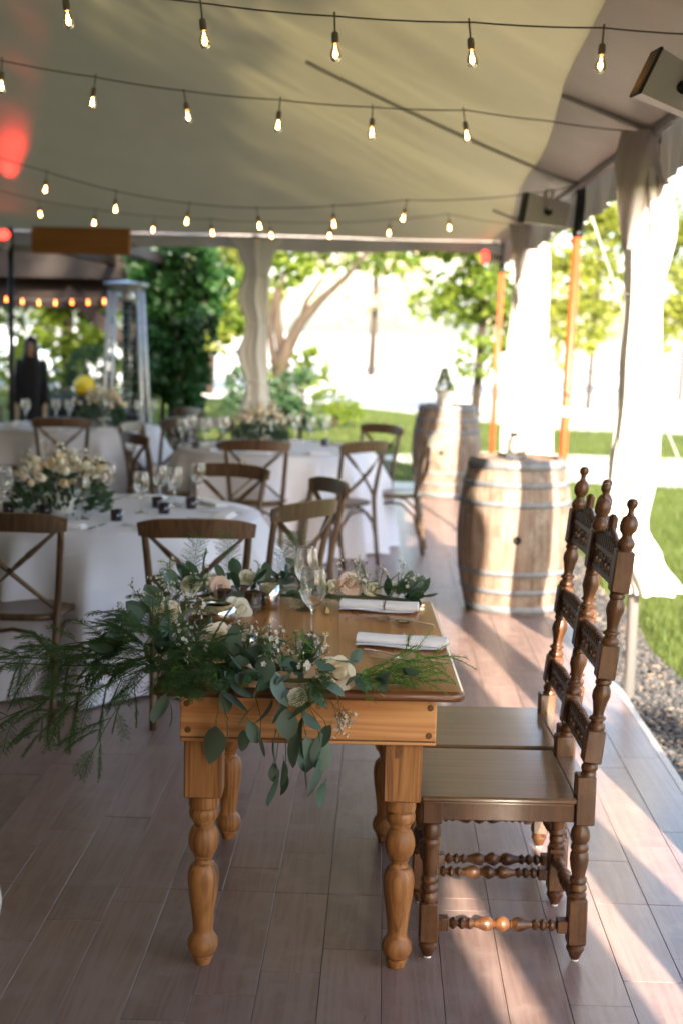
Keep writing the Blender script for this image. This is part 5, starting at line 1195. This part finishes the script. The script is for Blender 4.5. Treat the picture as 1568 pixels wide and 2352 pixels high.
# person in black
def person(x, y, face):
    t = thing('person', 'person with long dark hair in a loose black outfit standing behind the farthest table', 'person', (x, y, GZ), face); S = .97
    def skin(name, vs, es, rs, mat, parent, root=0, sub=2):
        me = bpy.data.meshes.new(name); me.from_pydata([Vector(v) * S for v in vs], es, []); me.update(); me.materials.append(MAT[mat])
        o = bpy.data.objects.new(name, me); col.objects.link(o); o.parent = parent
        m = o.modifiers.new('skin', 'SKIN')
        for i, r in enumerate(rs): me.skin_vertices[0].data[i].radius = (r * S, r * S) if not isinstance(r, tuple) else (r[0] * S, r[1] * S)
        for i, sv in enumerate(me.skin_vertices[0].data): sv.use_root = (i == root)
        s = o.modifiers.new('sub', 'SUBSURF'); s.levels = sub; s.render_levels = sub; return o
    V = [(0, 0, .90), (0, 0, 1.10), (0, .01, 1.26), (0, .01, 1.36), (0, -.01, 1.42), (0, -.02, 1.50), (0, -.02, 1.58),
         (.09, 0, .86), (.095, -.01, .48), (.095, .02, .08), (.10, -.10, .035), (-.09, 0, .86), (-.095, .0, .48), (-.095, .03, .08), (-.10, -.09, .035),
         (.17, .01, 1.33), (.22, .02, 1.06), (.20, -.06, .84), (.195, -.09, .76), (-.17, .01, 1.33), (-.225, .02, 1.06), (-.21, -.05, .84), (-.205, -.08, .76)]
    E = [(0, 1), (1, 2), (2, 3), (3, 4), (4, 5), (5, 6), (0, 7), (7, 8), (8, 9), (9, 10), (0, 11), (11, 12), (12, 13), (13, 14), (2, 15), (15, 16), (16, 17), (17, 18), (2, 19), (19, 20), (20, 21), (21, 22)]
    Rr = [.14, .115, .125, .07, .045, .075, .062, .085, .055, .038, .032, .085, .055, .038, .032, .05, .038, .028, .026, .05, .038, .028, .026]
    body = skin('body', V, E, Rr, 'skin', t)
    b = MB()                                  # loose long dress
    b.grid(lambda u, v: ((lambda a, z: (math.cos(a) * S * lerp(.15, .19, abs(z - 1) ** .7) * (1 + .06 * math.sin(6 * a + z * 4)) * (.62 if z > 1.36 else 1), math.sin(a) * S * lerp(.13, .19, abs(z - 1)) * (1 + .05 * math.sin(5 * a)), z * S))(2 * PI * u, lerp(.12, 1.41, v))), 40, 26, True, True); b.build('dress', 'black_clothing', t)
    for s in (-1, 1):
        b = MB(); b.tube([(s * .15 * S, .01, 1.37 * S), (s * .18 * S, .015, 1.2 * S), (s * .20 * S, .01, 1.05 * S), (s * .20 * S, -.05, .86 * S)], [.055, .055, .055, .055], 12); b.build('sleeve', 'black_clothing', t)
    b = MB()                                  # long hair falling over the shoulders
    def hair(u, v):
        a = lerp(-.30 * PI, 1.30 * PI, u); z = lerp(1.655, 1.18, v); r = (.085 + .035 * min(1, v * 2)) * min(1, (v * 7 + .02)) ** .5
        return (math.cos(a) * r * S * (1 + .04 * math.sin(9 * a + v * 5)), (math.sin(a) * r * 1.0 + .005) * S, z * S)
    b.grid(hair, 30, 18); b.build('hair', 'dark_hair', t)
    f = MB()                                  # face details
    for s in (-1, 1): f.lathe([(.001, -.004), (.010, 0), (.001, .004)], 8, mrot(PI / 2, 0, 0, (s * .028 * S, -.090 * S, 1.545 * S)))
    f.build('eyes', 'dark_hair', body); f = MB(); f.add([(-.012, -.088, 1.50), (.012, -.088, 1.50), (0, -.112, 1.505), (0, -.090, 1.55)], [(0, 1, 2), (0, 2, 3), (1, 3, 2)]); f.build('nose', 'skin', body)
    f = MB(); f.box((0, -.092 * S, 1.468 * S), (.045, .008, .010), bev=.003); f.build('mouth', 'terracotta', body)
    for s in (-1, 1):                          # hands with fingers
        hv = [(s * .197, -.085, .775), (s * .197, -.095, .72), (s * .197, -.098, .70)]; he = [(0, 1), (1, 2)]; hr = [.022, .028, .026]
        for i, (dy, ln) in enumerate(((-.03, .055), (-.011, .068), (.009, .064), (.028, .05))):
            k = len(hv); hv += [(s * .197, -.098 + dy, .69), (s * .195, -.105 + dy, .69 - ln * .6), (s * .188, -.104 + dy, .69 - ln * 1.15)]; he += [(2, k), (k, k + 1), (k + 1, k + 2)]; hr += [.0095, .009, .0075]
        k = len(hv); hv += [(s * .185, -.125, .735), (s * .178, -.14, .70)]; he += [(0, k), (k, k + 1)]; hr += [.011, .009]
        skin('hand', hv, he, hr, 'skin', body, 0, 1)
    return t
pp = aty(72, 900, 16.2); person(pp.x, 16.2, R_(12)).scale = (.80, .85, 1)
# black draped stand with a yellow bowl
q = aty(195, 905, 17.2); bt = thing('draped_stand', 'low stand under a black cover beside the person in black', 'stand', (q.x, 17.2, GZ)); b = MB(); hz = q.z - GZ - .02
b.grid(lambda u, v: ((lambda a, k: (math.copysign(abs(math.cos(a)) ** .5, math.cos(a)) * (.42 + .05 * k * math.sin(9 * a)) * (1 if v > .2 else v / .2), math.copysign(abs(math.sin(a)) ** .5, math.sin(a)) * (.28 + .04 * k * math.sin(7 * a)) * (1 if v > .2 else v / .2), hz if v <= .2 else hz * (1 - k) + .01))(2 * PI * u, max(0, (v - .2) / .8))), 48, 14, True, True); b.build('cover', 'black_cover', bt)
b = MB(); b.box((.30, .0, hz + .16), (.18, .2, .32), bev=.05); b.build('case', 'black_cover', bt)
yb = thing('bowl', 'round yellow bowl on the black covered stand', 'bowl', (q.x + .02, 17.1, q.z - .02)); b = MB(); b.lathe([(.06, 0), (.10, .03), (.13, .10), (.125, .17), (.08, .23), (.02, .25), (.001, .25)], 20); b.build('bowl', 'yellow_glaze', yb)
# parked car far behind
c0 = aty(18, 830, 38); car = thing('parked_car', 'pale blue car parked beyond the pergola', 'car', (c0.x - .8, 38, GZ), R_(4)); b = MB()
prof = [(-2.1, .35), (-2.1, .80), (-1.9, .95), (-1.2, 1.0), (-.6, 1.42), (.9, 1.45), (1.6, 1.02), (2.05, .9), (2.15, .6), (2.12, .35)]
P = [(x, y * (.86 if z > 1.1 else 1), z) for y in (-.85, .85) for x, z in prof]; n = len(prof); b.add(P, [tuple(range(n)), tuple(reversed(range(n, 2 * n)))] + [(i, n + i, n + (i + 1) % n, (i + 1) % n) for i in range(n)]); b.build('body', 'car_paint', car)
for x in (-1.35, 1.35):
    for y in (-.80, .80):
        b = MB(); b.lathe([(.2, -.09), (.32, -.09), (.33, -.05), (.33, .05), (.32, .09), (.2, .09)], 20, mrot(PI / 2, 0, 0, (x, y, .33))); wo_ = b.build('wheel', 'tyre', car); b = MB(); b.lathe([(.01, -.1), (.2, -.095), (.2, .095), (.01, .1)], 16, mrot(PI / 2, 0, 0, (x, y, .33))); b.build('rim', 'stainless', wo_)
for x0, x1 in ((-.95, .0), (.06, 1.15)):
    b = MB(); b.add([(x0, -.792, 1.06), (x1, -.792, 1.06), (x1 - (.3 if x1 > 1 else 0), -.745, 1.36), (x0 + (.32 if x0 < -.5 else 0), -.745, 1.36)], [(0, 1, 2, 3)]); b.build('side_window', 'car_glass', car)

# ------------------------------------------------------------------ trees and shrubs
def tree(name, label, base, trunk, blobs, n, ls, mat, group, limbs=()):
    t = thing(name, label, 'tree' if 'tree' in name else 'shrub', base, 0, group); b0 = Vector(base)
    b = MB(); b.tube([Vector(p) for p, r in trunk], [r for p, r in trunk], 10)
    for lm in limbs: b.tube([Vector(p) for p, r in lm], [r for p, r in lm], 7)
    b.build('trunk', 'bark', t); b = MB(); leaf_cloud(b, blobs, n, ls); tag(b.build('crown', mat, t), kind='stuff'); return t
def pxblobs(base, Y, L_):
    out = []
    for px, py, rp, rq in L_:
        c = aty(px, py, Y); k = Y / FPX; out.append((c.x - base[0], rnd.uniform(-.5, .5), c.z - base[2], rp * k, max(.6, rp * k * .8), rq * k))
    return out
def at_base(px, Y): p = aty(px, 900, Y); return (p.x, Y, GZ)
G = 'trees beyond the tent'
# unseen trees added behind the camera to shade tables, canopy and pergola
for i, (x, y, hgt, rr) in enumerate(((-6.2, -9.6, 19, 2.4), (-2.4, -9.8, 21, 2.4), (.93, -9.4, 20, 1.6))):
    tree('unseen_shade_tree', 'tall tree added behind the tent, out of view, for shade', (x, y, GZ), [((0, 0, 0), .4), ((0, 0, 6), .3), ((0, 0, hgt - 2), .1)],
         [(0, 0, hgt * .62, rr, rr * .7, hgt * .36), (rr * .2, 0, hgt * .42, rr * .9, rr * .7, hgt * .22), (-rr * .5, 0, hgt * .5, rr * .8, rr * .6, hgt * .25), (rr * .45, 0, hgt * .6, rr * .55, rr * .6, hgt * .25), (0, .5, hgt * .28, rr, rr * .6, hgt * .2)], 15000 if i == 2 else 8000, .20 if i == 2 else .7, 'tree_leaf', 'added shade trees behind the tent')
tree('shrub', 'narrow shrub added beside the tent, out of view, for shade', (2.42, -.4, GZ), [((0, 0, 0), .05), ((0, 0, 2.2), .03)], [(0, 0, 1.0, .38, .38, .95), (0, 0, 2.1, .32, .32, .75), (.05, 0, .5, .4, .4, .5)], 2600, .16, 'shrub_leaf', 'shrubs beyond the tent')  # unseen shrub, added to throw shade on the gravel strip
# leaning multi-stemmed tree behind the wrapped pole
Y = 23; B0 = at_base(640, Y); R3 = lambda px, py: (aty(px, py, Y).x - B0[0], 0, aty(px, py, Y).z - B0[2])
tree('leaning_tree', 'multi-stemmed leaning tree behind the wrapped pole', B0, [((0, 0, 0), 0.161), (R3(640, 900), 0.136), (R3(650, 820), 0.118), (R3(690, 740), 0.093), (R3(735, 690), 0.068), (R3(790, 640), 0.050), (R3(860, 560), 0.031)],
     pxblobs(B0, Y, [(560, 600, 60, 40), (640, 610, 70, 40), (700, 590, 80, 30), (560, 690, 40, 60), (640, 470, 200, 80), (850, 500, 160, 70), (900, 600, 60, 25), (540, 780, 30, 50), (660, 870, 50, 60), (720, 850, 30, 40), (760, 590, 60, 26)]), 7000, .17, 'tree_leaf', G,
     [[(R3(650, 820), 0.087), (R3(636, 740), 0.068), (R3(640, 680), 0.050), (R3(655, 620), 0.031)], [(R3(690, 740), 0.056), (R3(705, 690), 0.043), (R3(740, 640), 0.031)], [(R3(640, 860), 0.081), (R3(625, 800), 0.062), (R3(618, 740), 0.056), (R3(640, 650), 0.037)]])
Y = 27; B0 = at_base(1090, Y)
tree('broadleaf_tree', 'bright green broadleaf tree hanging over the lawn beside the far orange pole', B0, [((0, 0, 0), .09), ((.1, 0, 2), .08), ((-.1, 0, 4), .07), ((0, 0, 6.5), .05)],
     pxblobs(B0, Y, [(1060, 620, 90, 50), (1000, 610, 60, 30), (1100, 680, 70, 60), (1050, 700, 50, 40), (1120, 760, 60, 50), (1090, 820, 40, 40), (980, 700, 36, 26), (1150, 640, 70, 80), (1080, 500, 200, 90), (900, 560, 90, 30)]), 7000, .17, 'tree_leaf', G, [[((0, 0, 3), .1), ((-.6, 0, 4), .07), ((-1.2, -.2, 4.4), .04)]])
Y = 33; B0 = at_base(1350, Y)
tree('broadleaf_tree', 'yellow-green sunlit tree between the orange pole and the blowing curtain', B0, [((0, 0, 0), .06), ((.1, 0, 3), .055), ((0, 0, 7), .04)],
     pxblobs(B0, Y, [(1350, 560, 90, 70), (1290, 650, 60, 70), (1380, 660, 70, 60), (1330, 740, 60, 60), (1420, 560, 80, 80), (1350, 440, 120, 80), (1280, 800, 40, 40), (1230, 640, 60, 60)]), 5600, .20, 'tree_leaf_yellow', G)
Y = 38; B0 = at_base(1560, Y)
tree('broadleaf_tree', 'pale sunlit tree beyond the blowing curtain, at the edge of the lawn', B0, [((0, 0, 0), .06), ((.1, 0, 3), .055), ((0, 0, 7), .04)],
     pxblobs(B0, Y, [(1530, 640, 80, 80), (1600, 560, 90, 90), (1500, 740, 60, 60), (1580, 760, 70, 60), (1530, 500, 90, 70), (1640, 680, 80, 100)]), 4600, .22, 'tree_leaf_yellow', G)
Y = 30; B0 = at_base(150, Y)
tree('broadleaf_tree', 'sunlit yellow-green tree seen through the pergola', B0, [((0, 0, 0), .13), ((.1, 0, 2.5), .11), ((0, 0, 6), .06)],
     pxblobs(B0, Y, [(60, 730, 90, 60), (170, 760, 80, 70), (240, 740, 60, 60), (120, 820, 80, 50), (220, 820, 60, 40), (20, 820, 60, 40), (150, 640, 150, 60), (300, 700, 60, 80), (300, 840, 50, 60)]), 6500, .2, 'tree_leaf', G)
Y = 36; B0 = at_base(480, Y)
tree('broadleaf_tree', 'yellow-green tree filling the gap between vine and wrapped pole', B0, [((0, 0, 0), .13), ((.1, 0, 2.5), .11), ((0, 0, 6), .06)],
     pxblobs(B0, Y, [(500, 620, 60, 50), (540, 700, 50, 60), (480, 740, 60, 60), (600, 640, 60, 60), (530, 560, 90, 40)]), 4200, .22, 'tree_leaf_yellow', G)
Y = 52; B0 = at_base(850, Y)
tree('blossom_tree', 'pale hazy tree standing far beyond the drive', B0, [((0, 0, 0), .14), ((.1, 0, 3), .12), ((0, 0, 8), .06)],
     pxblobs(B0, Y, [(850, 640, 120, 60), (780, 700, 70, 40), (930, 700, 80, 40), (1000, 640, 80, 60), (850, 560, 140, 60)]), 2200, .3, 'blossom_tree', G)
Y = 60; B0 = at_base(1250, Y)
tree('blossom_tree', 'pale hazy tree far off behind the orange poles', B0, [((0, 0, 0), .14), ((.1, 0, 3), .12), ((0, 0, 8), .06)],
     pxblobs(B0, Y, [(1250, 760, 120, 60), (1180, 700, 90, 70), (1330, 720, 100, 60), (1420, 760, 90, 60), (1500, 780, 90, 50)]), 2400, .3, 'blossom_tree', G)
GS = 'shrubs beyond the tent'
def shrub(px, py, Y, rp, rq, n, mat, label, ls=.1):
    B = at_base(px, Y); c = aty(px, py, Y); k = Y / FPX
    tree('shrub', label, B, [((0, 0, 0), .04), ((.05, 0, max(.2, c.z - B[2])), .02)], [(0, 0, c.z - B[2], rp * k, rp * k * .8, rq * k), (rp * k * .4, .1, (c.z - B[2]) * .6, rp * k * .8, rp * k * .6, rq * k * .8), (-rp * k * .4, -.1, (c.z - B[2]) * .6, rp * k * .8, rp * k * .6, rq * k * .8)], n, ls, mat, GS)
shrub(215, 850, 24, 60, 50, 1100, 'shrub_leaf', 'dark rounded shrub seen through the pergola')
shrub(120, 890, 26, 50, 50, 900, 'shrub_leaf', 'low green shrub behind the person in black')
shrub(690, 900, 21, 60, 46, 1300, 'shrub_leaf', 'dark green shrub at the foot of the leaning tree')
shrub(770, 920, 25, 50, 26, 800, 'tree_leaf', 'low lime-green shrub at the lawn edge')
shrub(560, 890, 22, 36, 46, 800, 'shrub_leaf', 'dark shrub left of the wrapped pole')
shrub(20, 880, 28, 50, 50, 800, 'tree_leaf', 'bright shrub at the left end of the pergola garden')
# white vase peeping in at the left edge of the view
vz = atz(-62, 2150, 0); vs_ = thing('floor_vase', 'round white ceramic vase at the edge of the floor view', 'vase', (vz.x, vz.y, 0)); b = MB()
b.lathe([(.045, 0), (.05, .003), (.075, .05), (.082, .10), (.075, .15), (.045, .20), (.038, .225), (.044, .24), (.039, .24), (.034, .222), (.07, .15), (.075, .10), (.04, .01), (.0005, .01)], 36); b.build('body', 'porcelain', vs_)
